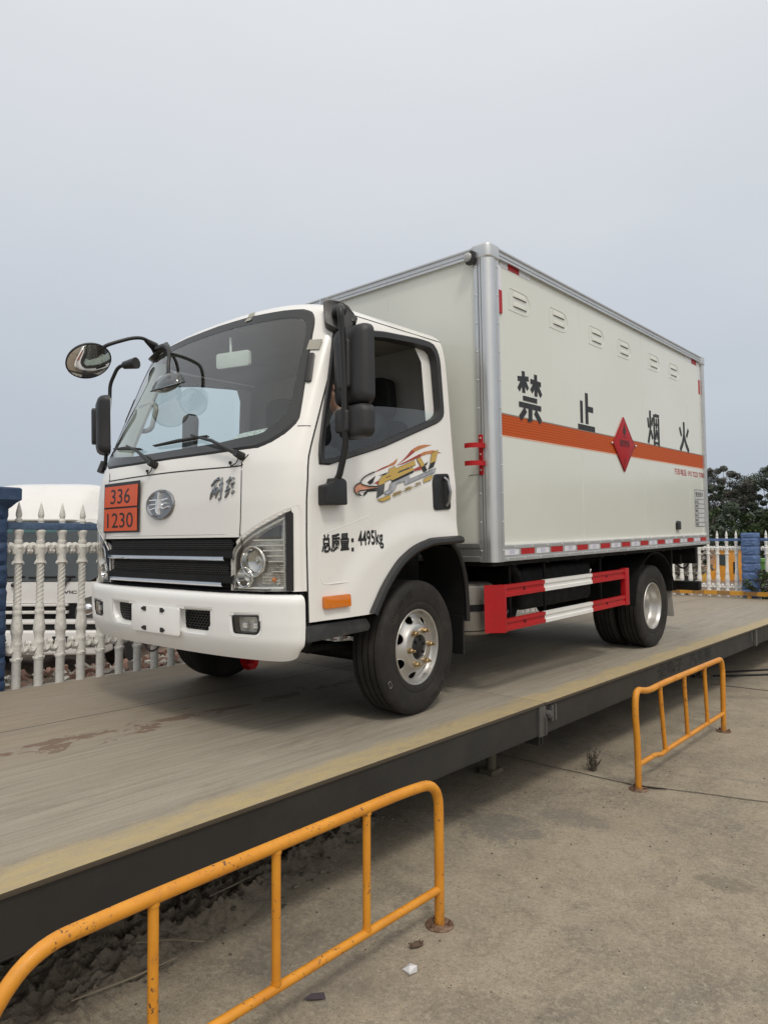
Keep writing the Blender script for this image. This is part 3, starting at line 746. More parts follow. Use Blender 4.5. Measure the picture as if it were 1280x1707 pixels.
for s in (1, -1):
    f = lambda x, z, d=0: Bx(s * x, z, d)
    q = MB(); cc = (.36, .596); A = resample(rpoly(LG, .012), 70, cc)
    Ao = [(cc[0] + (x - cc[0]) * 1.16, cc[1] + (z - cc[1]) * 1.28) for x, z in A]; B = [(cc[0] + (x - cc[0]) * .90, cc[1] + (z - cc[1]) * .84) for x, z in A]
    ring(q, Ao, A, lambda x, z: f(x, z, .0012), lambda x, z: f(x, z, -.006), 0, flip=s < 0)
    ring(q, A, B, lambda x, z: f(x, z, -.006), lambda x, z: f(x, z, -.040), 0, flip=s < 0)
    q.build('intake_surround', M_bump, bump, angle=35)
    q = MB(); disc(q, B, cc, lambda x, z: f(x, z, -.055), 2, flip=s < 0)
    hexmesh(q, .20, .52, .53, .67, lambda x, z, d: f(x, z, d), c=.026, w=.008, d=-.040, d0=-.054, clip=lambda x, z: inpoly(x, z, B))
    q.build('air_intake', M_black, bump)
    q = MB(); cc = (.732, .597); A = resample(rpoly(FG, .016), 70, cc)
    Ao = [(cc[0] + (x - cc[0]) * 1.16, cc[1] + (z - cc[1]) * 1.28) for x, z in A]; B = [(cc[0] + (x - cc[0]) * .88, cc[1] + (z - cc[1]) * .82) for x, z in A]
    ring(q, Ao, A, lambda x, z: f(x, z, .0012), lambda x, z: f(x, z, -.005), 0, flip=s < 0); q.build('lamp_recess', M_bump, bump)
    q = MB(); ring(q, A, B, lambda x, z: f(x, z, -.005), lambda x, z: f(x, z, -.002), 0, flip=s < 0); ring(q, B, B, lambda x, z: f(x, z, -.002), lambda x, z: f(x, z, -.05), 0, flip=s < 0)
    fog = q.build('fog_lamp', M_black, bump)
    q = MB(); disc(q, B, cc, lambda x, z: f(x, z, -.045), 3, flip=s < 0)
    for xx in (.70, .765):
        for k in range(4): q.ball(f(xx + .012 * (k % 2), .585 + .012 * (k // 2), -.03), .012, 8, 5)
    q.build('fog_reflector', PM('fog_chrome', (.80, .79, .75), .2, .2, var=.3, scale=40), fog)
    q = MB(); disc(q, B, cc, lambda x, z: f(x, z, -.006), 3, flip=s < 0); q.build('fog_lens', M_lens, fog, angle=80)
    # raised crease on the bumper corner
pl = MB(); pl.prism(rrect(.475, .145, .012), lambda a, b_, d: Vector((a + .012, -1.060 - d, .582 + b_)), 0, .008)
plo = pl.build('plate_mount', M_bump, bump, bevel=.002)
for a, b_ in ((-.085, .052), (.085, .052), (-.085, -.053), (.085, -.053)):
    pl = MB(); pl.box((a - .014, -1.0715, .584 + b_ - .012), (a + .014, -1.068, .584 + b_ + .012)); pl.tube([(a + (.022 if a > 0 else -.022), -1.067, .584 + b_), (a + (.022 if a > 0 else -.022), -1.074, .584 + b_)], .007, 8); pl.build('plate_clip', M_black, plo)
for x_ in (-.20, .16): pl = MB(); pl.box((x_, -1.0605, .55), (x_ + .04, -1.02, .62)); pl.build('plate_bracket', M_bump, plo)
# side step panel below the door
for s in (1, -1):
    q = MB(); q.prism(rpoly([(-.838, .508), (-.84, .592), (-.42, .586), (-.385, .545), (-.40, .518)], .012), lambda y, z, d: Vector((s * (.952 + d), y, z)), -.12, .02)
    q.build('step_panel', PM('step_plastic', (.030, .031, .033), .55, dirt=((.12, .11, .09), .35), dscale=14), truck, bevel=.008)
    q = MB(); q.box((min(s * .90, s * .965), -.86, .50), (max(s * .90, s * .965), -.80, .78)); q.build('corner_filler', M_blackm, truck)
    # splash guard behind the front wheel
    q = MB(); pts = spline([(0, .33, .965), (0, .42, .88), (0, .475, .74), (0, .492, .60), (0, .495, .47)], 5)
    vs = [];
    for p in pts: vs += [Vector((s * .97, p.y, p.z)), Vector((s * .68, p.y, p.z)), Vector((s * .68, p.y + .012, p.z)), Vector((s * .97, p.y + .012, p.z))]
    q.add(vs, [(i * 4 + j, i * 4 + (j + 1) % 4, (i + 1) * 4 + (j + 1) % 4, (i + 1) * 4 + j) for i in range(len(pts) - 1) for j in range(4)] + [(0, 1, 2, 3)])
    q.tube([Vector((s * .972, p.y + .006, p.z)) for p in pts], .014, 6)
    q.box((min(s * .72, s * .95), .478, .265), (max(s * .72, s * .95), .492, .50))
    q.build('splash_guard', M_black, truck, fixn=True)
    q = MB(); pts = spline([(0, -.44, .60), (0, -.36, .74), (0, -.22, .86), (0, -.02, .925), (0, .2, .945), (0, .38, .92)], 5); vs = []
    for p in pts: vs += [Vector((s * .955, p.y, p.z)), Vector((s * .60, p.y, p.z - .01))]
    q.add(vs, [(2 * i, 2 * i + 1, 2 * i + 3, 2 * i + 2) for i in range(len(pts) - 1)]); q.build('wheel_housing', M_blackm, truck)

# ---- badge, placard, lettering on the front
def disc_frame(x, z):
    c0 = F(x, z); nx = (F(x + .01, z) - F(x - .01, z)).normalized(); nz = (F(x, z + .01) - F(x, z - .01)).normalized(); ny = nx.cross(nz)
    if ny.y > 0: ny = -ny
    return lambda a, b_, d: c0 + nx * a + nz * b_ + ny * d
fb = disc_frame(-.024, 1.205); q = MB(); n_ = 56
pr = [(.092, -.002), (.093, .006), (.088, .013), (.081, .013), (.076, .006), (.074, .004), (.04, .0055), (.0005, .006)]
vs = [fb(r_ * 1.52 * cos(2 * pi * k / n_), r_ * .90 * sin(2 * pi * k / n_), d) for r_, d in pr for k in range(n_)]
q.add(vs, [(i * n_ + k, i * n_ + (k + 1) % n_, (i + 1) * n_ + (k + 1) % n_, (i + 1) * n_ + k) for i in range(len(pr) - 1) for k in range(n_)])
badge = q.build('round_badge', PM('badge_chrome', (.30, .30, .31), .18, .9, var=.15), truck, fixn=True, angle=25)
q = MB()
def bar(x0, z0, x1, z1, w, h=.017):
    a = Vector((x0 * 1.5, z0 * .9)); b_ = Vector((x1 * 1.5, z1 * .9)); t = (b_ - a).normalized(); w = w * 1.15; n = Vector((-t.y, t.x)) * w / 2
    P = [a + n, b_ + n, b_ - n, a - n]; P2 = [a + n * .45, b_ + n * .45, b_ - n * .45, a - n * .45]
    vs = [fb(p.x, p.y, .004) for p in P] + [fb(p.x, p.y, h) for p in P2]
    q.add(vs, [(4, 5, 6, 7), (0, 1, 5, 4), (1, 2, 6, 5), (2, 3, 7, 6), (3, 0, 4, 7)])
bar(.0, .072, .0, -.062, .013, .021)
bar(-.064, .028, -.010, .028, .013); bar(.010, .026, .062, .033, .013)
bar(-.060, .000, -.010, .002, .011); bar(.010, .000, .052, .006, .011)
bar(-.056, -.030, -.020, -.022, .011); bar(-.020, -.022, -.010, -.050, .010)
bar(.012, -.018, .034, -.028, .011); bar(.034, -.028, .060, -.016, .010); bar(-.016, .028, -.016, -.03, .009); bar(.016, .030, .016, -.02, .009)
q.build('badge_emblem', PM('badge_chrome_bright', (.86, .86, .86), .14, .7, var=.1), badge, fixn=True, angle=20)
# ornate script lettering right of the badge
fs2 = disc_frame(.535, 1.262)
q = MB()
ST = [((-.075, .02), (-.028, .062)), ((-.058, .045), (-.02, .05)), ((-.062, .0), (-.078, -.05)), ((-.062, .0), (-.03, .008)), ((-.048, .03), (-.05, -.03)), ((-.03, .005), (-.04, -.045)), ((-.066, -.018), (-.034, -.012)), ((-.008, .06), (-.008, -.048)), ((-.022, .02), (.002, .03)), ((-.008, -.048), (-.022, -.055)), ((-.024, -.01), (.0, -.004)),
      ((.045, .06), (.036, .02)), ((.022, .035), (.055, .045)), ((.036, .02), (.028, -.01)), ((.052, .018), (.074, .03)), ((.056, .018), (.066, .0)), ((.018, -.015), (.048, .0)), ((.02, -.045), (.044, -.012)), ((.075, -.012), (.060, -.028)), ((.062, .052), (.07, .045))]
for (a, b_), (c, d_) in ST:
    m_ = ((a + c) / 2 + .002, (b_ + d_) / 2 + .002)
    q.tube([fs2(a * 1.22, b_ * 1.0, .003), fs2(m_[0] * 1.22, m_[1], .006), fs2(c * 1.22, d_ * 1.0, .003)], [.0046, .0066, .0036], 6)
q.build('script_lettering', PM('script_chrome', (.30, .31, .32), .2, 1.0, var=.2, scale=50), truck)
# orange hazard plate with a black frame
PX0, PX1, PZ0, PZ1 = -.676, -.234, 1.056, 1.354
yp0 = F(-.676, 1.2).y - .012; yp1 = F(-.234, 1.2).y - .012
def pf_(a, b_, d):     # a,b in 0..1
    x = PX0 + (PX1 - PX0) * a; z = PZ0 + (PZ1 - PZ0) * b_
    return Vector((x, yp0 + (yp1 - yp0) * a + .055 * (z - 1.2) * (1 if z > 1.2 else .3) - d, z))
q = MB(); q.prism([(0, 0), (1, 0), (1, 1), (0, 1)], pf_, -.003, .0)
plc = q.build('hazard_plate', M_placardb, truck)
q = MB(); q.prism([(.028, .035), (.955, .035), (.955, .478), (.028, .478)], pf_, .0006, .002); q.prism([(.028, .515), (.955, .515), (.955, .935), (.028, .935)], pf_, .0006, .002); q.build('orange_field', M_placard, plc)
q = MB(); put_text(q, '336', lambda u, v: pf_(.21 + .55 * u, .575 + .30 * v, .0026), off=.004); q.build('hazard_number', M_placardb, plc)
q = MB(); put_text(q, '1230', lambda u, v: pf_(.12 + .73 * u, .095 + .30 * v, .0026), off=.004); q.build('hazard_number', M_placardb, plc)
# ---- wipers
for bl, ar, pv in (([(-.20, 1.545, .024), (.06, 1.545, .03), (.33, 1.548, .024)], (.21, 1.553, .045), (.649, 1.418)), ([(-.73, 1.578, .024), (-.53, 1.560, .03), (-.33, 1.538, .024)], (-.48, 1.562, .045), (-.127, 1.430))):
    q = MB(); q.tube([F(*p) for p in bl], [.004, .009, .004], 6); q.tube([F(bl[0][0], bl[0][1], .012), F(bl[2][0], bl[2][1], .012)], .004, 5)
    q.tube([F(*ar), F((ar[0] + pv[0]) / 2, (ar[1] * .5 + pv[1] * .5) + .012, .05), F(pv[0], pv[1], .034)], [.006, .009, .013], 8)
    c0 = F(*pv); q.tube([F(pv[0], pv[1], -.002), F(pv[0], pv[1], .05)], [.022, .017], 12)
    q.tube([F(pv[0] + .004, pv[1], .02), F(pv[0] - .02, pv[1] - .035, .012), F(pv[0] - .06, pv[1] - .045, .006), F(pv[0] - .075, pv[1] - .03, .004)], .003, 6)
    q.ball(F(pv[0] - .075, pv[1] - .026, .004), .009, 8, 5)
    q.build('wiper', M_black, truck)
# roof beacon behind the cab edge
q = MB(); q.tube([(.60, -.30, 2.29), (.60, -.30, 2.365)], [.05, .042], 14); q.build('roof_lamp', GM('lamp_plastic', (.8, .8, .8)), truck)
# ---- mirrors of the driver's side
q = MB(); base = q
q.prism(rpoly([(-.762, 1.165), (-.762, 1.262), (-.705, 1.275), (-.70, 1.30), (-.635, 1.30), (-.615, 1.285), (-.613, 1.168)], .012), lambda y, z, d: Vector((.985 + d, y, z)), -.004, .055)
low = q.build('mirror_foot', M_black, truck, bevel=.006)
q = MB(); q.prism(rpoly([(-.590, 2.085), (-.545, 2.215), (-.48, 2.205), (-.44, 2.15), (-.50, 2.075), (-.55, 2.05)], .02), lambda y, z, d: S(y, min(z, 2.2), d) + Vector((0, 0, max(0, z - 2.2))), -.004, .05)
q.tube([(.93, -.545, 2.165), (1.0, -.59, 2.165)], [.036, .03], 12); q.tube([(.955, -.47, 2.12), (.94, -.44, 2.16)], .022, 8)
q.build('mirror_foot', M_black, truck, bevel=.005)
arm = fillet([(.965, -.545, 2.165), (1.045, -.64, 2.15), (1.095, -.70, 2.12), (1.092, -.685, 2.03), (1.09, -.672, 1.80), (1.085, -.668, 1.55), (1.075, -.655, 1.45), (1.035, -.665, 1.31), (1.01, -.665, 1.285), (.99, -.665, 1.285)], .05, 6)
q = MB(); q.tube(arm, .0165, 12); marm = q.build('mirror_arm', M_black, truck)
def mirror_head(name, par, loc, w, h, dep, yaw, clampw, clamph, cx, mat=M_mirror_black, glass=True, r=.045):
    o = bpy.data.objects.new(name, None)
    q = MB(); n_ = 56; base_ = rrect(w, h, r, 10)
    lay = [(1.0, .0), (1.0, .018), (.985, .040), (.93, .064), (.80, .082), (.55, .092), (.2, .095)]
    vs = [];
    for k_, d in lay:
        for a, b_ in base_:
            kx = k_ if abs(a) > 0 else 1; vs.append((a * (1 - (1 - k_) * 1.0), -d * dep / .095, b_ * (1 - (1 - k_) * .55)))
    m = len(base_)
    fs = [(i * m + j, (i + 1) * m + j, (i + 1) * m + (j + 1) % m, i * m + (j + 1) % m) for i in range(len(lay) - 1) for j in range(m)]
    fs.append(tuple((len(lay) - 1) * m + j for j in range(m))); fs.append(tuple(range(m)))
    q.add(vs, fs); q.box((-clampw / 2 + cx, -dep - .032, -clamph / 2), (clampw / 2 + cx, -dep * .55, clamph / 2)) if False else None
    hd = q.build(name, mat, par, loc=loc, fixn=True, angle=50); hd.rotation_euler = (0, 0, yaw)
    q = MB(); q.prism(rrect(clampw, clamph, .02, 6), lambda a, b_, d: Vector((a + cx, -dep + .02 - d, b_)), 0, .042); q.build('mirror_clamp', mat, hd, bevel=.012, segs=3)
    q = MB(); q.prism(rrect(w * .9, h * .93, r * .8, 8), lambda a, b_, d: Vector((a, d, b_)), .0005, .003); q.build('mirror_glass', M_mirrorg, hd)
    return hd
mirror_head('mirror_head', truck, (1.085, -.575, 1.855), .250, .395, .075, radians(-4), .085, .245, -.005)
mirror_head('wide_angle_mirror', truck, (1.105, -.585, 1.575), .215, .165, .075, radians(-4), .09, .115, -.035)
# ---- mirrors of the far side
arm = fillet([(-.90, -.66, 2.20), (-.97, -.68, 2.20), (-1.04, -.70, 2.19), (-1.11, -.72, 2.08), (-1.115, -.72, 1.98), (-1.115, -.75, 1.60), (-1.11, -.76, 1.50), (-1.02, -.76, 1.46)], .04, 6)
q = MB(); q.tube(arm, .0125, 12); q.tube([(-.90, -.64, 2.205), (-1.0, -.675, 2.20)], [.04, .026], 10); q.box((-1.03, -.79, 1.41), (-.95, -.72, 1.49)); q.tube([(-1.12, -.79, 1.47), (-1.12, -.76, 1.54)], .024, 10)
q.build('mirror_arm', M_black, truck)
mirror_head('mirror_head', truck, (-1.10, -.735, 1.79), .25, .395, .085, radians(-23), .092, .245, -.06)
q = MB(); q.prism(rpoly([(-.80, -.03), (-.76, .045), (-.62, .05), (-.56, .015), (-.60, -.02), (-.72, -.035)], .015), lambda a, b_, d: F(a, 2.225 + b_, d), .004, .04); q.build('mirror_bracket', M_black, truck)
rm = Vector((-.847, -1.0, 2.151))
arm = fillet([(-.70, -.61, 2.275), (-.665, -.72, 2.315), (-.67, -.80, 2.30), (-.705, -.89, 2.262), (-.735, -.945, 2.235), (-.77, -.975, 2.20)], .05, 6)
q = MB(); q.tube(arm, .0115, 10); q.tube([(-.72, -.59, 2.255), (-.69, -.63, 2.28), (-.675, -.70, 2.305)], [.03, .03, .014], 10); q.build('round_mirror_arm', M_black, truck)
nrm = Vector((.62, -.02, -.72)).normalized(); t1 = nrm.orthogonal().normalized(); t2 = nrm.cross(t1)
q = MB(); n_ = 40; pr = [(.002, -.050), (.05, -.048), (.10, -.032), (.128, -.008), (.134, .006), (.131, .011), (.126, .011)]; pr = [(r_ * 1.05, d) for r_, d in pr]
vs = [rm + (t1 * cos(2 * pi * k / n_) + t2 * sin(2 * pi * k / n_)) * r_ + nrm * d for r_, d in pr for k in range(n_)]
q.add(vs, [(i * n_ + k, i * n_ + (k + 1) % n_, (i + 1) * n_ + (k + 1) % n_, (i + 1) * n_ + k) for i in range(len(pr) - 1) for k in range(n_)])
q.tube([rm + Vector((.06, -.01, .055)), rm - nrm * .03 + Vector((.02, 0, .02))], [.02, .035], 10)
rmo = q.build('round_mirror', M_black, truck, fixn=True)
q = MB(); pr = [(.127, .009), (.10, .019), (.06, .027), (.02, .030), (.001, .0305)]; pr = [(r_ * 1.05, d) for r_, d in pr]
vs = [rm + (t1 * cos(2 * pi * k / n_) + t2 * sin(2 * pi * k / n_)) * r_ + nrm * d for r_, d in pr for k in range(n_)]
q.add(vs, [(i * n_ + k, i * n_ + (k + 1) % n_, (i + 1) * n_ + (k + 1) % n_, (i + 1) * n_ + k) for i in range(len(pr) - 1) for k in range(n_)])
q.build('mirror_glass', M_mirrorg, rmo, fixn=True, angle=80)
# hanging kerb mirror, a clear cap over a convex glass
km = Vector((-.15, -.87, 1.905))
q = MB(); q.tube(fillet([(-.66, -.64, 2.262), (-.40, -.74, 2.215), (-.26, -.80, 2.175), (-.19, -.83, 2.10), (-.16, -.86, 2.02), (-.145, -.865, 1.95)], .06, 6), .0105, 10); q.build('kerb_mirror_arm', M_black, truck)
q = MB()
for i_, (sc_, dz) in enumerate(((.02, .075), (.06, .072), (.10, .055), (.128, .025), (.135, .0), (.132, -.012))): pass
pr = [(.004, .072), (.06, .068), (.10, .050), (.128, .018), (.134, -.006)]
vs = [km + Vector((r_ * 1.0 * cos(2 * pi * k / n_), r_ * .55 * sin(2 * pi * k / n_), d + .03 * sin(2 * pi * k / n_) * r_ / .13)) for r_, d in pr for k in range(n_)]
q.add(vs, [(i * n_ + k, i * n_ + (k + 1) % n_, (i + 1) * n_ + (k + 1) % n_, (i + 1) * n_ + k) for i in range(len(pr) - 1) for k in range(n_)])
kmo = q.build('kerb_mirror', GM('kerb_mirror_cap', (.62, .66, .67), .9), truck, angle=80)
q = MB(); q.tube([km + Vector((.134 * cos(2 * pi * k / n_), .074 * sin(2 * pi * k / n_), -.006 + .03 * sin(2 * pi * k / n_))) for k in range(n_)], .0045, 6, closed=True); q.build('mirror_rim', M_black, kmo)
q = MB(); pr = [(.125, -.004), (.11, -.02), (.075, -.040), (.03, -.052), (.001, -.054)]
vs = [km + Vector((r_ * cos(2 * pi * k / n_), r_ * .52 * sin(2 * pi * k / n_), d * .75 + .03 * sin(2 * pi * k / n_) * r_ / .13)) for r_, d in pr for k in range(n_)]
q.add(vs, [(i * n_ + k, i * n_ + (k + 1) % n_, (i + 1) * n_ + (k + 1) % n_, (i + 1) * n_ + k) for i in range(len(pr) - 1) for k in range(n_)])
q.build('mirror_glass', M_mirrorg, kmo, angle=80)

# ---- cab interior
q = MB(); q.prism([(-.92, 1.38), (-.86, 1.47), (-.60, 1.475), (-.50, 1.44), (-.44, 1.30), (-.46, .80), (-.90, .75)], lambda y, z, d: Vector((d, y, z)), -.91, .91)
q.prism(rpoly([(-.80, 1.46), (-.70, 1.53), (-.52, 1.53), (-.46, 1.44)], .03), lambda y, z, d: Vector((.42 + d, y, z)), -.22, .22)
for v_i, v_ in enumerate(q.v): q.v[v_i] = (v_[0] * (.80 / .91 if v_[1] < -.7 else 1), v_[1] + (.035 if v_[1] < -.8 else 0), v_[2])
dash = q.build('dashboard', M_dash, truck, bevel=.015)
q = MB(); c0 = Vector((.43, -.36, 1.46)); ax = Vector((0, .62, .78)).normalized(); b1 = Vector((1, 0, 0)); b2 = ax.cross(b1)
q.tube([c0 + (b1 * cos(2 * pi * k / 40) + b2 * sin(2 * pi * k / 40)) * .21 for k in range(40)], .016, 8, closed=True)
for a in (10, 170, 270): q.tube([c0 - ax * .03, c0 + (b1 * cos(radians(a)) + b2 * sin(radians(a))) * .20], .015, 6)
q.ball(c0 - ax * .03, .06, 12, 8); q.tube([c0 - ax * .03, c0 - ax * .30], .035, 8); q.build('steering_wheel', M_black, truck)
for sx in (.46, -.50):
    q = MB(); q.box((sx - .25, -.22, 1.06), (sx + .25, .24, 1.22)); q.prism(rpoly([(-.24, 1.16), (.24, 1.16), (.235, 1.60), (.16, 1.74), (-.16, 1.74), (-.235, 1.60)], .06), lambda a, z, d: Vector((sx + a, .20 + d + .16 * (z - 1.16), z)), 0, .11)
    st = q.build('seat', M_seat, truck, bevel=.035, segs=3)
    q = MB(); q.prism(rpoly([(-.14, 1.76), (.14, 1.76), (.125, 1.99), (.06, 2.02), (-.06, 2.02), (-.125, 1.99)], .05), lambda a, z, d: Vector((sx + a, .235 + d, z)), 0, .085); q.build('headrest', M_seat, st, bevel=.025, segs=3)
q = MB(); q.tube(fillet([(-.76, -.70, 1.885), (-.66, -.66, 1.90), (-.62, -.66, 1.86), (-.65, -.68, 1.73), (-.69, -.69, 1.715), (-.79, -.74, 1.715)], .03, 6), .016, 8); q.build('grab_handle', M_trimg, truck)
q = MB()
for s in (-1,):
    vs = []
    for k in range(15):
        z = 1.50 + .68 * k / 14; xo = itp(z, [(1.5, .80), (1.62, .85), (2.05, .80), (2.18, .72)])
        p0 = F(s * (xo - .015), z, -.014); p1 = F(s * (xo - .13 - .06 * (2.2 - z)), z, -.07); vs += [p0, p1, p1 + Vector((0, .02, 0))]
    q.add(vs, [(3 * i + j, 3 * i + j + 1, 3 * i + j + 4, 3 * i + j + 3) for i in range(14) for j in (0, 1)])
q.build('pillar_trim', M_trimg, truck)
q = MB(); q.prism(rpoly([(-.11, -.045), (.11, -.045), (.11, .045), (-.11, .045)], .02), lambda a, b_, d: Vector((.185 + a, -.66 + d + .3 * a, 2.035 + b_)), 0, .02); q.tube([(.16, -.65, 2.07), (.12, -.62, 2.18)], .008, 6)
q.build('rear_view_mirror', PM('label_white', (.62, .64, .60), .6), truck, bevel=.004)
q = MB(); q.prism(rpoly([(-.06, -.12), (.05, -.12), (.075, .09), (.03, .125), (-.05, .11)], .03), lambda a, b_, d: Vector((-.11 + a, -.77 + d, 1.625 + b_)), 0, .035); q.tube([(-.11, -.755, 1.54), (-.11, -.755, 1.42)], [.03, .045], 8)
q.build('dash_camera', M_dash, truck, bevel=.006)
for s in (1, -1):
    q = MB(); q.box((s * .42 - .25, -.60, 2.205), (s * .42 + .25, -.42, 2.225)); q.build('sun_visor', M_trim, truck, bevel=.006)

# ---- wheels
def tyre_mb(w, R=.376, rr=.214):
    q = MB(); h = w / 2
    pr = [(rr - .006, -h * .80), (rr + .006, -h * .88), (.275, -h * .98), (.315, -h * 1.03), (.345, -h * 1.01), (.359, -h * .95), (.370, -h * .86)]
    tr = []
    gro = [-.58, -.19, .19, .58]
    x = -h * .84; 
    edges = [(-.84, R - .004)]
    for g_ in gro:
        edges += [(g_ - .050, R), (g_ - .045, R - .012), (g_ + .045, R - .012), (g_ + .050, R)]
    edges += [(.84, R - .004)]
    pr += [(r_, e * h) for e, r_ in edges]
    pr += [(.370, h * .86), (.359, h * .95), (.345, h * 1.01), (.315, h * 1.03), (.275, h * .98), (.258, h * .95), (.254, h * .93), (.250, h * .945), (rr + .012, h * .91), (rr - .006, h * .80)]
    q.lathe(pr, 96, 'x'); 
    # tread sipes on the ribs
    return q
def rim_front_mb():
    q = MB()
    holes = [radians(a) for a in (107, 158.4, 209.8, 261.2, 312.6, 4, 55.5)]
    def hole(r_, a):
        return any((((r_ - .168) / .023) ** 2 + (((a - h + pi) % (2 * pi) - pi) * .168 / .034) ** 2) < 1 for h in holes)
    pr = [(.2265, .070), (.2275, .082), (.222, .088), (.214, .086), (.209, .074), (.204, .056), (.198, .050)]
    pr += [(.198 - .0035 * i, .050 + .0003 * i + .00010 * i * i) for i in range(1, 17)]
    pr += [(.139, .083), (.134, .090), (.126, .094), (.076, .095), (.073, .090), (.072, .02)]
    q.lathe(pr, 168, 'x', skip=lambda r_, a: hole(r_, a)); q.lathe([(.2265, .07), (.21, -.07)], 48, 'x')
    for h in holes:      # rolled lips of the ventilation holes
        pts = []
        for k in range(20):
            t = 2 * pi * k / 20; r_ = .168 + .0235 * cos(t); a = h + .0345 * sin(t) / .168
            i_ = (.198 - r_) / .0035; x = .050 + .0003 * i_ + .00010 * i_ * i_ - .001; pts.append((x, r_ * cos(a), r_ * sin(a)))
        q.tube(pts, .0034, 6, closed=True)
    return q
def rim_rear_mb():
    q = MB(); q.lathe([(.2265, .070), (.2275, .086), (.222, .093), (.214, .090), (.208, .078), (.199, .060), (.196, .02), (.186, .004), (.180, -.010), (.178, -.03), (.170, -.045), (.165, -.085), (.16, -.09), (.10, -.078), (.075, -.078), (.07, -.05), (.055, -.045), (.0005, -.043)], 72, 'x'); return q
y_f, z_f = w2b(0.0, .376); y_r, z_r = w2b(3.40856, .376)
M_hub = PM('hub_grease_black', (.02, .019, .018), .5, .3, var=.5, scale=30)
TY = tyre_mb(.205); me_t = None
def wheel(kind, x, y, z, flip):
    global me_t
    o = thing('wheel', None, None); o.parent = truck; o.location = (x, y, z); o.rotation_euler = (0, 0, pi if flip else 0)
    if me_t is None: t = TY.build('tyre', M_rubber, o, angle=40); me_t = t.data
    else:
        t = bpy.data.objects.new('tyre', me_t); COL.objects.link(t); t.parent = o
    return o
FW = []
for x, fl in ((.875, False), (-.875, True)):
    o = wheel('f', x, y_f, z_f, fl); o.rotation_euler.z += radians(4.5)      # steered a touch
    rm_ = rim_front_mb().build('rim', M_rim, o, angle=40); rm_.scale = (1, .95, .95)
    q = MB(); q.lathe([(.0005, .100), (.03, .099), (.05, .092), (.064, .08), (.072, .06), (.075, .0)], 32, 'x')
    for k in range(6): a = k * pi / 3 + .3; q.lathe([(.0005, .106), (.008, .104), (.009, .08)], 8, 'x', c=(0, .046 * cos(a), .046 * sin(a)))
    q.build('hub', M_hub, o)
    for k in range(6):
        a = radians(4 + 60 * k); c = (-.020, .100 * cos(a), .100 * sin(a)); q = MB()
        q.lathe([(.0175, .113), (.0175, .119), (.0135, .121)], 14, 'x', c=c); q.lathe([(.0150, .119), (.0150, .137), (.012, .141), (.0075, .141)], 6, 'x', c=c); q.lathe([(.0075, .139), (.0075, .156), (.006, .158), (.0005, .158)], 10, 'x', c=c)
        q.build('lug_nut', M_brass, o, angle=25)
    q = MB(); q.lathe([(.0005, -.04), (.20, -.04), (.205, -.09)], 32, 'x'); q.build('brake_drum', M_blackm, o)
    if not fl:
        q = MB()
        for r0, r1, a0, a1 in ((.325, .347, 205, 211),):
            pts = [(r_, radians(a)) for r_, a in ((r0, a0), (r1, a0), (r1, a1), (r0, a1))]
            for (p, a), (p2, a2) in zip(pts, pts[1:] + pts[:1]): q.tube([(.1062, p * cos(a), p * sin(a)), (.1062, p2 * cos(a2), p2 * sin(a2))], .0016, 4)
        for k in range(26):     # raised marking bands on the sidewall
            pass
        q.build('sidewall_mark', PM('pale_rubber_mark', (.22, .20, .18), .8), o)
        for a0, a1 in ((100, 150), (285, 335)):
            q = MB()
            for rr_ in (.303, .336): q.tube([(.1052, rr_ * cos(radians(a0 + (a1 - a0) * k / 14)), rr_ * sin(radians(a0 + (a1 - a0) * k / 14))) for k in range(15)], .0016, 4)
            for k in range(13):
                if k in (4, 8): continue
                a = radians(a0 + 4 + (a1 - a0 - 8) * k / 12); q.tube([(.1055, .308 * cos(a), .308 * sin(a)), (.1055, .331 * cos(a + .01), .331 * sin(a + .01))], .0032, 4)
            q.build('raised_lettering_band', M_rubber, o)
for x, fl in ((.93, False), (.695, True), (-.93, True), (-.695, False)):
    o = wheel('r', x, y_r, z_r, fl); rim_rear_mb().build('rim', M_rim, o, angle=40).scale = (1, .95, .95)

# ---- chassis
q = MB()
for s in (1, -1): q.box((s * .38 - .03, -.80, .62), (s * .38 + .03, 4.70, .80))
for y in (-.6, .3, 1.2, 2.0, 2.8, 4.0, 4.66): q.box((-.35, y - .04, .64), (.35, y + .04, .78))
ch = q.build('chassis_frame', M_blackm, truck)
q = MB(); q.tube([(-.70, y_r, z_r), (-.2, y_r, z_r), (0, y_r, z_r), (.2, y_r, z_r), (.70, y_r, z_r)], [.06, .07, .15, .07, .06], 14); q.ball((0, y_r - .02, z_r), .17, 14, 10); q.tube([(0, y_r, z_r), (0, 1.0, .55), (0, .4, .62)], .05, 10)
q.build('rear_axle', M_blackm, truck)
q = MB(); q.tube([(-.76, .02, z_f - .03), (-.5, .02, z_f - .08), (.5, .02, z_f - .08), (.76, .02, z_f - .03)], .05, 10); q.tube([(.72, .18, z_f), (-.72, .18, z_f)], .02, 8); q.build('front_axle', M_blackm, truck)
for s in (1, -1):
    for yc, L in ((0.02, .62), (y_r, .70)):
        q = MB()
        for k in range(4):
            l = L * (1 - .17 * k); pts = [(s * .45, yc + l * t / 6, .40 + (.10 if yc < 1 else .16) + .10 * (t / 6) ** 2 * (l / L) ** 2 - .012 * k - .04) for t in range(-6, 7)]
            for a, b_ in zip(pts, pts[1:]): q.box((a[0] - .035, a[1], min(a[2], b_[2]) - .005), (a[0] + .035, b_[1] + .001, max(a[2], b_[2]) + .005))
        q.build('leaf_spring', M_blackm, truck)
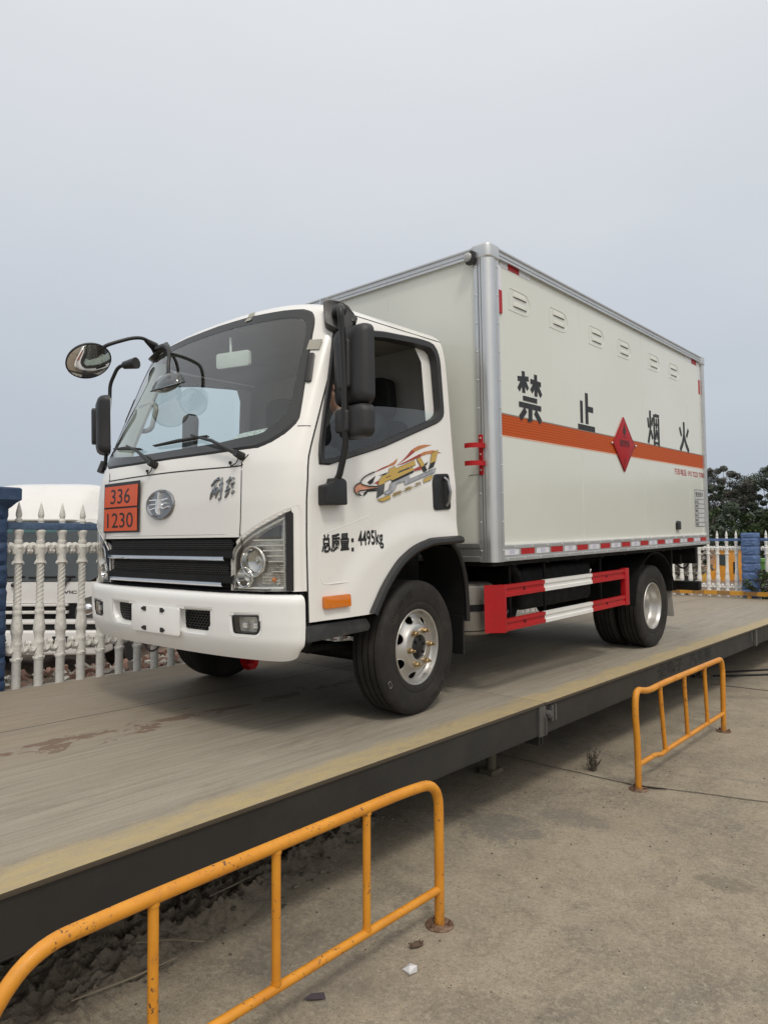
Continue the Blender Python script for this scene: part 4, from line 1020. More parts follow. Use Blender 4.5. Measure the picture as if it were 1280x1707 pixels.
q = MB(); q.box((-.60, -.70, .45), (.60, .50, .95)); q.box((-.25, .55, .48), (.25, 1.1, .80)); q.box((-.92, -.80, .95), (.92, .37, .985)); q.build('engine_and_gap_blocker', M_blackm, truck, bevel=.04)  # engine, plus a black panel added to block the bright gap
q = MB(); q.tube([(.62, -.60, .415), (.70, -.25, .405)], .02, 8); q.tube(fillet([(.90, -.86, .52), (.80, -.70, .47), (.60, -.50, .40), (.5, -.3, .38)], .06), .028, 10); q.build('tie_rod', M_blackm, truck)
q = MB(); q.tube(fillet([(-.22, -1.00, .45), (-.19, -1.0, .395), (-.12, -1.0, .385), (-.07, -.99, .42), (-.10, -.97, .44), (-.16, -.99, .42)], .03), .006, 6); q.build('loose_cable', M_black, truck)
q = MB(); c = (.36, -.70, .355); q.lathe([(.062, -.02), (.062, .012), (.03, .018), (.028, -.02)], 24, 'y', c=c); q.tube([(.36, -.70, .36), (.36, -.55, .56)], .022, 8); q.build('tow_hook', M_redp, truck)
# steel can with its strap
q = MB(); q.lathe([(.0005, .360), (.17, .362), (.182, .372), (.185, .39), (.185, .66), (.18, .675), (.16, .685), (.0005, .69)], 40, 'z', c=(.80, .72, 0)); cn_ = q.build('silencer_can', M_steel, truck)
q = MB(); q.lathe([(.187, .515), (.189, .516), (.189, .557), (.187, .558)], 40, 'z', c=(.80, .72, 0)); q.lathe([(.1865, .388), (.188, .391), (.1865, .394)], 40, 'z', c=(.80, .72, 0)); q.build('strap', M_blackm, cn_)
q = MB(); q.box((.55, 1.2, .46), (.95, 2.3, .76)); q.build('fuel_tank', M_blackm, truck, bevel=.05, segs=3)
q = MB(); q.box((-.95, .62, .40), (-.55, 2.5, .79)); q.box((-.50, .6, .50), (.50, 2.6, .62)); q.tube([(.48, .95, .72), (.5, 1.15, .70)], .05, 10); q.build('added_dark_filler', M_blackm, truck, bevel=.03)  # added dark boxes that hide the bright far fence seen under the body
q = MB()
for y in (.95, 1.42, 2.35):
    q = MB(); q.tube([(1.0, y, .84), (1.0, y, .40)], .012, 6); q.box((.4, y - .02, .79), (1.01, y + .02, .83)); q.build('guard_hanger', M_blackm, truck)
q = MB(); q.tube([(.95, 1.02, .80), (.99, 1.06, .72), (.97, 1.12, .66)], .035, 8)
q.build('air_hose', M_blackm, truck)
# ---- red and white side guard
GW = .600
def cchan(y0, y1, z0, z1, x):
    h = z1 - z0; return [(x - .03, z0), (x, z0), (x, z0 + h * .30), (x - .008, z0 + h * .36), (x - .008, z0 + h * .64), (x, z0 + h * .70), (x, z1), (x - .03, z1)]
for s in (1, -1):
    guard = thing('side_guard', None, None); guard.parent = truck
    def rail(y0, y1, z0, z1, mat, nm='guard_rail', x=1.118):
        q = MB(); P = cchan(y0, y1, z0, z1, x); q.prism(P, lambda a, z, d: Vector((s * a, d, z)), y0, y1); q.build(nm, mat, guard, fixn=True, angle=25)
    for z0, z1 in ((.605, .681), (.392, .466)):
        rail(.712, 1.215, z0, z1, M_redp); rail(1.216, 1.953, z0, z1, M_whitep); rail(1.954, 2.565, z0, z1, M_redp)
    q = MB(); q.prism(rpoly([(.688, .386), (.7118, .386), (.7118, .684), (.688, .684)], .002), lambda y, z, d: Vector((s * (1.108 + d), y, z)), -.03, .013)
    q.build('guard_end_plate', M_redp, guard, fixn=True, bevel=.002); q = MB()
    q.prism([(2.566, .384), (2.642, .384), (2.642, .688), (2.566, .688)], lambda y, z, d: Vector((s * (1.108 + d), y, z)), -.03, .013)
    q.build('guard_end_post', M_redp, guard, fixn=True, bevel=.002); q = MB()
    q.add([Vector((s * a, y, z)) for a, y, z in [(1.121, .687, .386), (1.121, .687, .684), (1.03, GW, .684), (1.03, GW, .386), (1.10, .694, .386), (1.10, .694, .684), (1.022, GW + .012, .684), (1.022, GW + .012, .386)]], [(0, 1, 2, 3), (4, 7, 6, 5), (1, 5, 6, 2), (0, 3, 7, 4), (3, 2, 6, 7)])
    q.build('guard_wing', M_redp, guard, fixn=True)
    q = MB()
    for y in (.95, 2.22):
        for z in (.643, .43): q = MB(); q.tube([(s * 1.107, y, z), (s * 1.114, y, z)], .009, 8); q.build('guard_bolt', M_blackm, guard)
    # rear mudguard and flap
    q = MB(); pts = [(y_r + .50 * cos(a), z_r + .49 * sin(a)) for a in [radians(175 - 155 * k / 24) for k in range(25)]] + [(y_r + .52, .40)]
    vs = []
    for y, z in pts: vs += [Vector((s * 1.06, y, z)), Vector((s * .60, y, z)), Vector((s * .60, y + .0, z + .008)), Vector((s * 1.06, y, z + .008))]
    q.add(vs, [(i * 4 + j, i * 4 + (j + 1) % 4, (i + 1) * 4 + (j + 1) % 4, (i + 1) * 4 + j) for i in range(len(pts) - 1) for j in range(4)])
    q.box((min(s * .60, s * 1.05), y_r + .44, .40), (max(s * .60, s * 1.05), y_r + .46, .84))
    q.build('rear_mudguard', M_blackm, truck, fixn=True)
    q = MB(); q.prism(rpoly([(.62, .155), (1.045, .150), (1.03, .42), (.62, .42)], .02), lambda x, z, d: Vector((s * x, y_r + .47 + d + .03 * (.42 - z), z)), 0, .007)
    q.tube([(s * .97, y_r + .465, .40), (s * .97, y_r + .485, .40)], .01, 8); q.build('mud_flap', M_flap, truck)
q = MB(); q.box((-1.0, 4.76, .62), (.99, 4.84, .80)); q.build('rear_crossbeam', M_blackm, truck, bevel=.012)
q = MB(); q.box((-1.02, 4.74, .335), (1.02, 4.84, .43)); q.box((-.45, 4.66, .43), (-.37, 4.76, .66)); q.box((.37, 4.66, .43), (.45, 4.76, .66)); q.build('rear_underrun_bar', M_blackm, truck, bevel=.008)
q = MB(); q.tube(fillet([(.80, 4.62, .66), (.86, 4.66, .58), (.90, 4.70, .57), (.93, 4.74, .64)], .03), .009, 6); q.box((.80, 4.60, .62), (.88, 4.66, .72)); q.build('rear_wiring', M_blackm, truck)
q = MB(); q.box((-1.08, .62, .80), (1.08, 4.74, .835)); 
for y in [.9 + .45 * k for k in range(9)]: q.box((-1.06, y, .79), (1.06, y + .05, .80))
q.build('body_floor', M_blackm, truck)

# ---- the box body
BX, BY0, BY1, BZ0, BZ1 = 1.125, .585, 4.771, .833, 2.795
q = MB(); q.box((-BX + .012, BY0 + .012, BZ0 + .03), (BX - .012, BY1 - .012, BZ1 - .02)); boxp = q.build('box_panels', M_box, truck)
# corner posts: rounded aluminium section
def post(sx, y, sy, z0, z1, W_=.105):
    q = MB(); pr = []
    R_ = .030
    pts = [(-W_, 0), (-W_, .006), (-W_ + .012, .008), (-.078, .008), (-.076, .003), (-.070, .003), (-.068, .010), (-.056, .010), (-.054, .005), (-.050, .005), (-.048, .012)]
    arc = [(-R_ + (R_ + .012) * sin(t) , .012 - R_ - .012 + (R_ + .012) * cos(t) + 0) for t in [i * pi / 2 / 10 for i in range(11)]]
    out = [(a, b_) for a, b_ in pts] + [(a - .0, b_) for a, b_ in arc] + [(.012, -.048), (.005, -.050), (.005, -.054), (.010, -.056), (.010, -.068), (.003, -.070), (.003, -.076), (.008, -.078), (.008, -W_ + .012), (.006, -W_), (0, -W_)]
    inn = [(-.02, -W_), (-.02, -.02), (-W_, -.02)]
    P = out + inn
    q.prism([(sx * (BX + a), y + sy * b_) for a, b_ in P], lambda a, b_, d: Vector((a, b_, d)), z0, z1)
    return q
for sx in (1, -1):
    for y, sy in ((BY0, -1), (BY1, 1)):
        if sy > 0 and True: pass
        q = post(sx, y, sy, BZ0 - .004, BZ1 - .028, .105 if sy < 0 else .088)
        p_ = q.build('corner_post', M_alu, truck, fixn=True, angle=18)
        q = MB(); 
        for k in range(11):
            z = .90 + k * .178
            q.ball((sx * (BX - .09), y + sy * .008, z), .006, 8, 4); q.ball((sx * (BX + .008), y - sy * .09, z), .006, 8, 4)
        q.build('rivets', M_alu, p_)
        q = MB()
        for a in (.034, .052, .073):
            q.box((sx * (BX - a) - .002, y + sy * .0055 - .001, BZ0), (sx * (BX - a) + .002, y + sy * .0055 + .001, BZ1 - .07)); q.box((sx * (BX + .0055) - .001, y - sy * a - .002, BZ0), (sx * (BX + .0055) + .001, y - sy * a + .002, BZ1 - .07))
        q.build('post_groove', PM('groove_grey', (.20, .205, .21), .5, .3), p_)
        q = MB(); q.prism(rrect(.148, .148, .036, 6), lambda a, b_, d: Vector((sx * (BX - .058) + a, y - sy * .058 * 1.0 + b_, d)), BZ1 - .068, BZ1 + .022)
        q.build('corner_cap', M_alu, p_, bevel=.012, segs=3)
def railprof(h, t=.010):
    return [(0, 0), (t, 0), (t, .012), (t * .45, .015), (t * .45, h * .33), (t, h * .36), (t, h * .45), (t * .5, h * .48), (t * .5, h * .78), (t * 1.4, h * .82), (t * 1.4, h * .97), (t, h), (0, h)]
for s in (1, -1):
    q = MB(); q.prism(railprof(.062, .012), lambda a, b_, d: Vector((s * (BX + a), d, BZ1 - .052 + b_)), BY0 + .10, BY1 - .10); q.build('top_rail', M_alu, truck, fixn=True, angle=20)
    q = MB(); q.prism([(0, 0), (.010, 0), (.010, .020), (.005, .024), (.005, .074), (.010, .078), (.010, .096), (.003, .100), (0, .100)], lambda a, b_, d: Vector((s * (BX + a), d, BZ0 - .002 + b_)), BY0 + .10, BY1 - .02); lr = q.build('bottom_rail', M_alu, truck, fixn=True, angle=20)
    q = MB()
    for k in range(20): y = .72 + k * .21; q.ball((s * (BX + .010), y, .842), .006, 8, 4); q.ball((s * (BX + .010), y + .1, .920), .006, 8, 4)
    q.build('rivets', M_alu, lr)
    q = MB(); q.box((min(s * (BX - .02), s * (BX + .006)), BY0 + .08, .931), (max(s * (BX - .02), s * (BX + .006)), BY1 - .05, .942)); q.build('white_edge_strip', PM('white_plastic_edge', (.78, .78, .76), .4), truck)
for y, sy in ((BY0, -1), (BY1, 1)):
    q = MB(); q.prism(railprof(.062, .012), lambda a, b_, d: Vector((d, y + sy * a, BZ1 - .052 + b_)), -BX + .10, BX - .10); q.build('end_top_rail', M_alu, truck, fixn=True, angle=20)
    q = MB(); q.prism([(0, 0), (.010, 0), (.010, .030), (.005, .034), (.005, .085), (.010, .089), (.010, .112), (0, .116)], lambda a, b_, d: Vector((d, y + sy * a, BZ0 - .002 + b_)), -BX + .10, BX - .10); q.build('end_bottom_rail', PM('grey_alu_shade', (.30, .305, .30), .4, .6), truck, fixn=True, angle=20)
q = MB()
for k in range(8): q.ball((-.9 + k * .24, BY0 - .011, BZ1 - .042), .006, 8, 4)
q.build('rivets', M_alu, truck)
q = MB(); q.box((-BX + .02, BY0 + .02, BZ1 - .022), (BX - .02, BY1 - .02, BZ1 - .004)); q.build('box_roof', M_alu, truck)
XP = BX - .012
M_pj = PM('panel_joint_pale', (.70, .71, .66), .2)
side = lambda y, z, d: Vector((XP + d, y, z))
q = MB(); q.prism([(.69, 1.629), (4.755, 1.629), (4.755, 1.762), (.69, 1.762)], side, -.002, .0012); st_ = q.build('orange_stripe', M_stripe, truck)
q = MB(); q.prism([(.69, 1.621), (4.755, 1.621), (4.755, 1.6288), (.69, 1.6288)], side, -.002, .0016); q.build('stripe_edge', PM('pale_orange_edge', (.78, .40, .26), .4), st_)
q = MB(); q.prism([(.69, 1.7622), (4.755, 1.7622), (4.755, 1.770), (.69, 1.770)], side, -.002, .0014); q.build('stripe_top_edge', PM('grey_stripe_edge', (.20, .19, .17), .5), st_)  # dark grey line along the top of the stripe
for y in (1.846, 3.065, 4.247):
    q = MB(); q.prism([(y - .004, .945), (y + .004, .945), (y + .003, 2.735), (y - .003, 2.735)], side, -.004, .0009); q.build('panel_joint', M_pj, truck)
q = MB(); q.prism([(.289, .97), (.295, .97), (.295, 2.74), (.289, 2.74)], lambda x, z, d: Vector((x, BY0 + .012 - d, z)), -.004, .0008); q.build('panel_joint', M_pj, truck)
q = MB(); q.prism([(-.50, .97), (-.494, .97), (-.494, 2.74), (-.50, 2.74)], lambda x, z, d: Vector((x, BY0 + .012 - d, z)), -.004, .0008); q.build('panel_joint', PM('panel_joint_pale', (.66, .67, .63), .2), truck)
# stencilled characters
GL = {'jin': [((.0, .82), (.46, .87), .10), ((.24, 1.0), (.24, .56), .12), ((.20, .80), (.03, .60), .11), ((.29, .80), (.42, .65), .10), ((.53, .84), (.99, .82), .10), ((.76, 1.0), (.76, .55), .12), ((.72, .80), (.56, .63), .11), ((.80, .80), (.99, .58), .11), ((.20, .455), (.80, .455), .095), ((.03, .315), (.97, .315), .105), ((.50, .26), (.49, .01), .15), ((.36, .02), (.50, .02), .06), ((.30, .23), (.06, .03), .13), ((.70, .23), (.94, .03), .13)],
      'zhi': [((.53, 1.0), (.53, .17), .15), ((.62, .58), (.92, .58), .13), ((.22, .76), (.22, .17), .13), ((.0, .06), (1.0, .06), .125)],
      'yan': [((.24, 1.0), (.24, .48), .13), ((.04, .78), (.10, .50), .10), ((.44, .82), (.36, .58), .10), ((.24, .47), (.04, .06), .12), ((.27, .44), (.42, .20), .11), ((.56, .92), (.56, .02), .11), ((.63, .90), (1.0, .90), .09), ((.94, .84), (.94, .02), .11), ((.62, .10), (.88, .10), .07), ((.64, .64), (.86, .64), .07), ((.745, .82), (.745, .52), .08), ((.74, .50), (.65, .20), .08), ((.76, .48), (.86, .22), .08)],
      'huo': [((.5, 1.0), (.5, .52), .15), ((.49, .55), (.36, .28), .15), ((.36, .28), (.08, .0), .15), ((.52, .50), (.66, .26), .15), ((.66, .26), (.95, .0), .15), ((.06, .78), (.24, .50), .12), ((.95, .78), (.74, .50), .12)]}
for ch_, y0, y1, z0, z1 in (('jin', .925, 1.238, 1.748, 2.078), ('zhi', 1.788, 2.078, 1.772, 2.058), ('yan', 3.166, 3.452, 1.758, 2.074), ('huo', 3.985, 4.272, 1.772, 2.062)):
    q = MB()
    for i_, ((a, b_), (c, d_), w) in enumerate(GL[ch_]):
        A_ = Vector((y0 + (y1 - y0) * a, z0 + (z1 - z0) * b_)); B_ = Vector((y0 + (y1 - y0) * c, z0 + (z1 - z0) * d_)); t = (B_ - A_).normalized(); n = Vector((-t.y, t.x)) * w * .168
        q.flat([tuple(A_ + n), tuple(A_ - n), tuple(B_ - n), tuple(B_ + n)], side, .0014 + .0002 * i_)
    q.build('stencil_character', M_ink, truck, fixn=False)
q = MB(); put_text(q, '汽车电话: 193 7223 7788', lambda u, v: side(3.822 + .885 * u, 1.522 + .068 * v, .0016), off=.012); q.build('phone_lettering', M_redink, truck)
# notice table
q = MB(); q.prism([(4.388, 1.015), (4.69, 1.015), (4.69, 1.40), (4.388, 1.40)], side, -.001, .0012); nb = q.build('notice_panel', PM('notice_grey', (.50, .52, .52), .4), truck)
q = MB(); zz = [1.018, 1.060, 1.108, 1.156, 1.204, 1.252, 1.300, 1.396]
for z in zz: q.prism([(4.39, z - .0025), (4.688, z - .0025), (4.688, z + .0025), (4.39, z + .0025)], side, .0012, .0016)
for y in (4.391, 4.50, 4.687): q.prism([(y - .0025, 1.016), (y + .0025, 1.016), (y + .0025, 1.30 if y == 4.5 else 1.398), (y - .0025, 1.30 if y == 4.5 else 1.398)], side, .0017, .002)
put_text(q, '安全告示', lambda u, v: side(4.42 + .235 * u, 1.322 + .055 * v, .002), off=.02)
for t_, z in zip(('品名', '种类', '毒性', '施救方法', '联系电话', '核定质量'), (1.262, 1.214, 1.166, 1.118, 1.070, 1.026)): put_text(q, t_, lambda u, v: side(4.402 + .085 * u, z + .028 * v, .002), off=.015)
q.build('notice_print', M_ink, nb)
q = MB(); q.prism(rpoly([(3.812, .992), (3.90, .992), (3.90, 1.072), (3.84, 1.078), (3.812, 1.06)], .012), side, 0, .025); q.build('earth_socket', M_black, truck, bevel=.005)
# louvre vents
M_lvl = PM('vent_cream_plastic', (.60, .605, .54), .3, var=.02)
for i_, yc in enumerate((.976, 1.521, 2.152, 2.692, 3.363, 3.882)):
    zc = 2.527; q = MB(); hh, ww = .072, .135
    loop = [(-ww + .012, hh), (.05, hh), (.10, hh - .012), (ww - .006, hh - .045), (ww, 0), (ww - .006, -hh + .045), (.10, -hh + .012), (.05, -hh), (-ww + .012, -hh), (-ww, -hh + .012), (-ww, hh - .012)]
    loop = [(v.x, v.y) for v in spline([(*p, 0) for p in loop + loop[:1]], 4)]
    q.tube([side(yc + a, zc + b_, -.001) for a, b_ in loop], .0040, 6)
    for dz in (.028, -.034):
        n1, n2 = 14, 5; vs = []
        for a in range(n1 + 1):
            t = a / n1; y = yc - .088 + .18 * t; e = min(1, 6 * t, 6 * (1 - t)) ** .6
            for b_ in range(n2 + 1):
                u = b_ / n2; vs.append(side(y, zc + dz - .004 + .034 * u, 0.0008 + .0075 * e * cos(u * pi / 2)))
        m = n2 + 1; q.add(vs, [(a * m + b_, (a + 1) * m + b_, (a + 1) * m + b_ + 1, a * m + b_ + 1) for a in range(n1) for b_ in range(n2)])
    lv = q.build('louvre_vent', M_lvl, truck, fixn=True, angle=50)
    q = MB()
    for dz in (.028, -.034): q.prism([(yc - .082, zc + dz - .0062), (yc + .085, zc + dz - .0062), (yc + .085, zc + dz - .0036), (yc - .082, zc + dz - .0036)], side, .0, .004)
    q.build('vent_slot', PM('vent_slot_dark', (.16, .16, .145), .8), lv)
# reflective tape along the foot and in the corners
def tape(q, y0, y1, z0, z1, d=.0065):
    q.prism([(y0, z0), (y1, z0), (y1, z1), (y0, z1)], lambda y, z, dd: Vector((BX + dd, y, z)), d - .003, d)
pitch = 4.10 / 20.5
M_tapeh = PM('tape_hatch', (.52, .52, .62), .35)
for k in range(21):
    y0 = .690 + k * pitch; y1 = min(y0 + .172, 4.76)
    q = MB(); tape(q, y0, y1, .868, .9085); t_ = q.build('reflective_tape', M_taper if k % 2 else M_tapew, truck)
    if k % 2 == 0 and y1 - y0 > .1:
        q = MB(); tape(q, y0 + .055, y0 + .118, .874, .902, .0070); q.build('tape_marking', M_tapeh, t_)
def patch(y0, y1, z0, z1, red, d=.0008):
    q = MB(); q.prism([(y0, z0), (y1, z0), (y1, z1), (y0, z1)], side, -.001, d + .0012); q.build('reflective_tape', M_taper if red else M_tapew, truck)
patch(.742, .833, 2.712, 2.757, 0); patch(.834, .976, 2.712, 2.757, 1); patch(.977, 1.118, 2.712, 2.757, 0)
patch(.706, .741, 2.555, 2.711, 0, .004); patch(.702, .744, 2.405, 2.552, 1, .008)
patch(4.246, 4.41, 2.70, 2.745, 0); patch(4.411, 4.57, 2.70, 2.745, 1); patch(4.571, 4.665, 2.70, 2.745, 0); patch(4.62, 4.665, 2.56, 2.699, 0); patch(4.62, 4.665, 2.41, 2.558, 1)
# diamond sign
yc, zc = 2.617, 1.717
DM = [(yc, 1.948), (2.842, 1.722), (yc, 1.487), (2.392, 1.712)]
q = MB(); q.prism(DM, side, .002, .012); ds = q.build('diamond_sign', M_sign, truck, bevel=.003)
q = MB(); sc_ = lambda k: [(yc + (y - yc) * k, zc + (z - zc) * k) for y, z in DM]
ring(q, sc_(.955), sc_(.93), lambda y, z: side(y, z, .0128), lambda y, z: side(y, z, .0128))
fl_ = [(0, 0), (-.022, .012), (-.030, .036), (-.020, .062), (-.012, .05), (-.008, .085), (.004, .108), (.010, .075), (.020, .055), (.022, .07), (.030, .040), (.022, .012)]
q.flat([(yc + a, 1.792 + b_) for a, b_ in fl_], side, .0131); q.prism([(yc - .035, 1.776), (yc + .035, 1.776), (yc + .035, 1.783), (yc - .035, 1.783)], side, .012, .013)
put_text(q, '易燃液体', lambda u, v: side(yc - .10 + .20 * u, 1.695 + .06 * v, .0131), off=.018); put_text(q, '3', lambda u, v: side(yc - .012 + .024 * u, 1.555 + .042 * v, .0131), off=.02)
q.build('sign_print', PM('sign_print_dark', (.035, .008, .008), .5), ds)
q = MB(); q.ball(side(2.372, 1.712, .01), .010, 8, 5); q.ball(side(2.862, 1.722, .01), .010, 8, 5); q.build('sign_screws', M_alu, ds)
# red pole bracket on the front wall
q = MB(); q.box((1.032, BY0 - .014, 1.372), (1.064, BY0 - .006, 1.624)); br = q.build('pole_bracket', M_redp, truck, bevel=.002)
q = MB()
for z in (1.600, 1.500, 1.402): q.ball((1.048, BY0 - .015, z), .0075, 8, 5)
q.build('bracket_bolt', PM('pinkish_bolt', (.55, .40, .38), .4, .5), br)
for z in (1.553, 1.443):
    q = MB(); pts = [(1.074, BY0 - .010), (1.074, BY0 - .045), (1.060, BY0 - .082), (1.025, BY0 - .102), (.985, BY0 - .098)]
    sp = spline([(*p, 0) for p in pts], 5); vs = []
    for p in sp: vs += [Vector((p.x, p.y, z - .015)), Vector((p.x, p.y, z + .015)), Vector((p.x - .005, p.y + .005, z + .015)), Vector((p.x - .005, p.y + .005, z - .015))]
    q.add(vs, [(i * 4 + j, i * 4 + (j + 1) % 4, (i + 1) * 4 + (j + 1) % 4, (i + 1) * 4 + j) for i in range(len(sp) - 1) for j in range(4)] + [(0, 1, 2, 3)])
    q.box((1.04, BY0 - .016, z - .015), (1.078, BY0 - .007, z + .015))
    q.build('bracket_hook', M_redp, br, fixn=True)
q = MB(); q.tube([(1.04, BY0 - .02, 1.374), (1.00, BY0 - .05, 1.371), (.985, BY0 - .06, 1.366)], .0025, 5); q.build('bracket_wire', M_black, br)
# front marker lamp under the roof edge
q = MB(); q.box((.985, BY0 - .045, 2.70), (1.045, BY0 - .006, 2.775)); lamp = q.build('marker_lamp', M_black, truck, bevel=.006)
q = MB(); q.lathe([(.0005, -.012), (.018, -.011), (.026, -.006), (.029, .0), (.029, .008)], 20, 'y', c=(1.004, BY0 - .048, 2.742)); q.build('lamp_lens', PM('white_lens', (.40, .40, .39), .15, coat=.5), lamp)
# ================================================================== THE DRIVER
def skin_mesh(V, E, Rr, sub=2):
    me = bpy.data.meshes.new('figure'); me.from_pydata([tuple(v) for v in V], E, []); ob = bpy.data.objects.new('figure', me); COL.objects.link(ob)
    md = ob.modifiers.new('skin', 'SKIN'); md.use_smooth_shade = True
    for i, r_ in enumerate(Rr):
        sv = me.skin_vertices[0].data[i]; sv.radius = (r_, r_) if not isinstance(r_, tuple) else r_; sv.use_root = (i == 0)
    m2 = ob.modifiers.new('sub', 'SUBSURF'); m2.levels = sub; m2.render_levels = sub
    dg = bpy.context.evaluated_depsgraph_get(); r = bpy.data.meshes.new_from_object(ob.evaluated_get(dg))
    bpy.data.objects.remove(ob); bpy.data.meshes.remove(me); return r
def mesh_into(mb, me, mi=0, M=None):
    vs = [(M @ v.co if M else v.co.copy()) for v in me.vertices]; mb.add(vs, [tuple(p.vertices) for p in me.polygons], mi)
driver = thing('person', 'driver in a black T-shirt with one hand raised, seated behind the steering wheel', 'person', (0, 0, 0), (TH, 0, 0))
V = [(.46, .10, 1.27), (.46, .12, 1.42), (.46, .11, 1.58), (.46, .09, 1.70), (.46, .07, 1.765), (.46, .05, 1.82), (.46, .045, 1.90), (.46, .05, 1.96),     # pelvis..head
     (.60, .07, 1.695), (.665, -.08, 1.60), (.70, -.27, 1.655), (.712, -.36, 1.735), (.716, -.385, 1.775),                      # left arm: shoulder, upper, elbow, forearm, wrist
     (.32, .07, 1.695), (.25, -.08, 1.52), (.28, -.26, 1.50), (.32, -.33, 1.54),                                                  # right arm
     (.56, .0, 1.26), (.58, -.28, 1.28), (.57, -.42, 1.22), (.56, -.50, .95), (.36, .0, 1.26), (.34, -.28, 1.28), (.35, -.42, 1.22), (.36, -.50, .95),
     (.722, -.410, 1.812)]
E_ = [(0, 1), (1, 2), (2, 3), (3, 4), (4, 5), (5, 6), (6, 7), (3, 8), (8, 9), (9, 10), (10, 11), (11, 12), (12, 25), (3, 13), (13, 14), (14, 15), (15, 16), (0, 17), (17, 18), (18, 19), (19, 20), (0, 21), (21, 22), (22, 23), (23, 24)]
Rr = [.13, (.15, .11), (.165, .115), (.10, .09), .052, .066, .082, .066, .062, .048, .042, .036, .027, .062, .048, .040, .028, .085, .078, .066, .05, .085, .078, .066, .05, (.036, .020)]
q = MB(); mesh_into(q, skin_mesh(V, E_, Rr))
w0 = Vector(V[25]); hd_ = Vector((.02, -.25, .85)).normalized(); side_ = Vector((.25, .93, .26)).normalized(); palm = hd_.cross(side_)
for k, (off, ln) in enumerate(((-.030, .062), (-.010, .072), (.010, .068), (.028, .052))):
    b0 = w0 + side_ * off * .9 - hd_ * .005; b1 = w0 + side_ * off + hd_ * ln * .45 + palm * .004; b2 = b1 + hd_ * ln * .25 + palm * .022; b3 = b2 - hd_ * ln * .10 + palm * .022
    mesh_into(q, skin_mesh([b0, b1, b2, b3], [(0, 1), (1, 2), (2, 3)], [.0095, .009, .008, .007], 1))
b0 = w0 - hd_ * .02 - side_ * .03; mesh_into(q, skin_mesh([b0, b0 - side_ * .022 + hd_ * .022 + palm * .01, b0 - side_ * .020 + hd_ * .050 + palm * .022], [(0, 1), (1, 2)], [.011, .0095, .008], 1))
# face: nose, brow, ears, lips, chin
hc = Vector((.46, .045, 1.90))
q.ball(hc + Vector((0, -.088, -.012)), .016, 10, 7, 0, (.8, 1.1, 1.4)); q.ball(hc + Vector((0, -.060, -.072)), .030, 10, 7, 0, (1, .9, .8))
for s in (1, -1): q.ball(hc + Vector((s * .083, .005, -.015)), .026, 10, 7, 0, (.4, .8, 1.25)); q.ball(hc + Vector((s * .032, -.074, .012)), .010, 8, 6, 0)
q.ball(hc + Vector((0, -.078, -.045)), .018, 8, 6, 0, (1.2, .5, .4))
bd = q.build('body', M_skin, driver, angle=80)
q = MB(); n_ = 24; pr = [(.001, .112), (.05, .105), (.078, .075), (.090, .035), (.092, .0), (.088, -.03)]
for i_ in range(len(pr)): pass
q.lathe([(r_, h) for r_, h in pr], n_, 'z', c=(hc.x, hc.y + .012, hc.z + .02)); q.v = [(x, y + (.0), z) if y > hc.y - .02 or z > hc.z + .055 else (x * .98 + hc.x * .02, y + .035, max(z, hc.z + .055)) for x, y, z in q.v]
q.build('hair', M_hair, driver, angle=80)
q = MB(); mesh_into(q, skin_mesh([V[0], V[1], V[2], V[3], (.46, .08, 1.74), V[8], V[9], (.68, -.15, 1.615), V[13], V[14]], [(0, 1), (1, 2), (2, 3), (3, 4), (3, 5), (5, 6), (6, 7), (3, 8), (8, 9)], [.145, (.165, .125), (.18, .13), (.115, .10), .066, .078, .064, .060, .078, .064]))
q.build('tshirt', M_shirt, driver, angle=80)
# paper left on the dashboard
pm, t_ = newmat('printed_paper'); n = NT(t_); br_ = n.n('ShaderNodeTexBrick'); br_.inputs['Scale'].default_value = 26; br_.inputs['Color1'].default_value = (.10, .11, .11, 1); br_.inputs['Color2'].default_value = (.62, .70, .66, 1); br_.inputs['Mortar'].default_value = (.66, .74, .70, 1); br_.inputs['Mortar Size'].default_value = .028
n.l(n.coord(), br_.inputs['Vector']); n.bsdf(br_.outputs[0], .7)
q = MB(); P = [(.43, -.885, 1.515), (.68, -.885, 1.503), (.593, -.745, 1.588), (.364, -.745, 1.582)]
q.add(P + [(x, y, z - .0015) for x, y, z in P], [(0, 1, 2, 3), (7, 6, 5, 4), (0, 4, 5, 1), (1, 5, 6, 2), (2, 6, 7, 3), (3, 7, 4, 0)])
pp = q.build('paper_sheet', pm); pp.rotation_euler = (TH, 0, 0); tag(pp, 'printed pale green paper lying behind the windscreen of the box truck', 'paper')

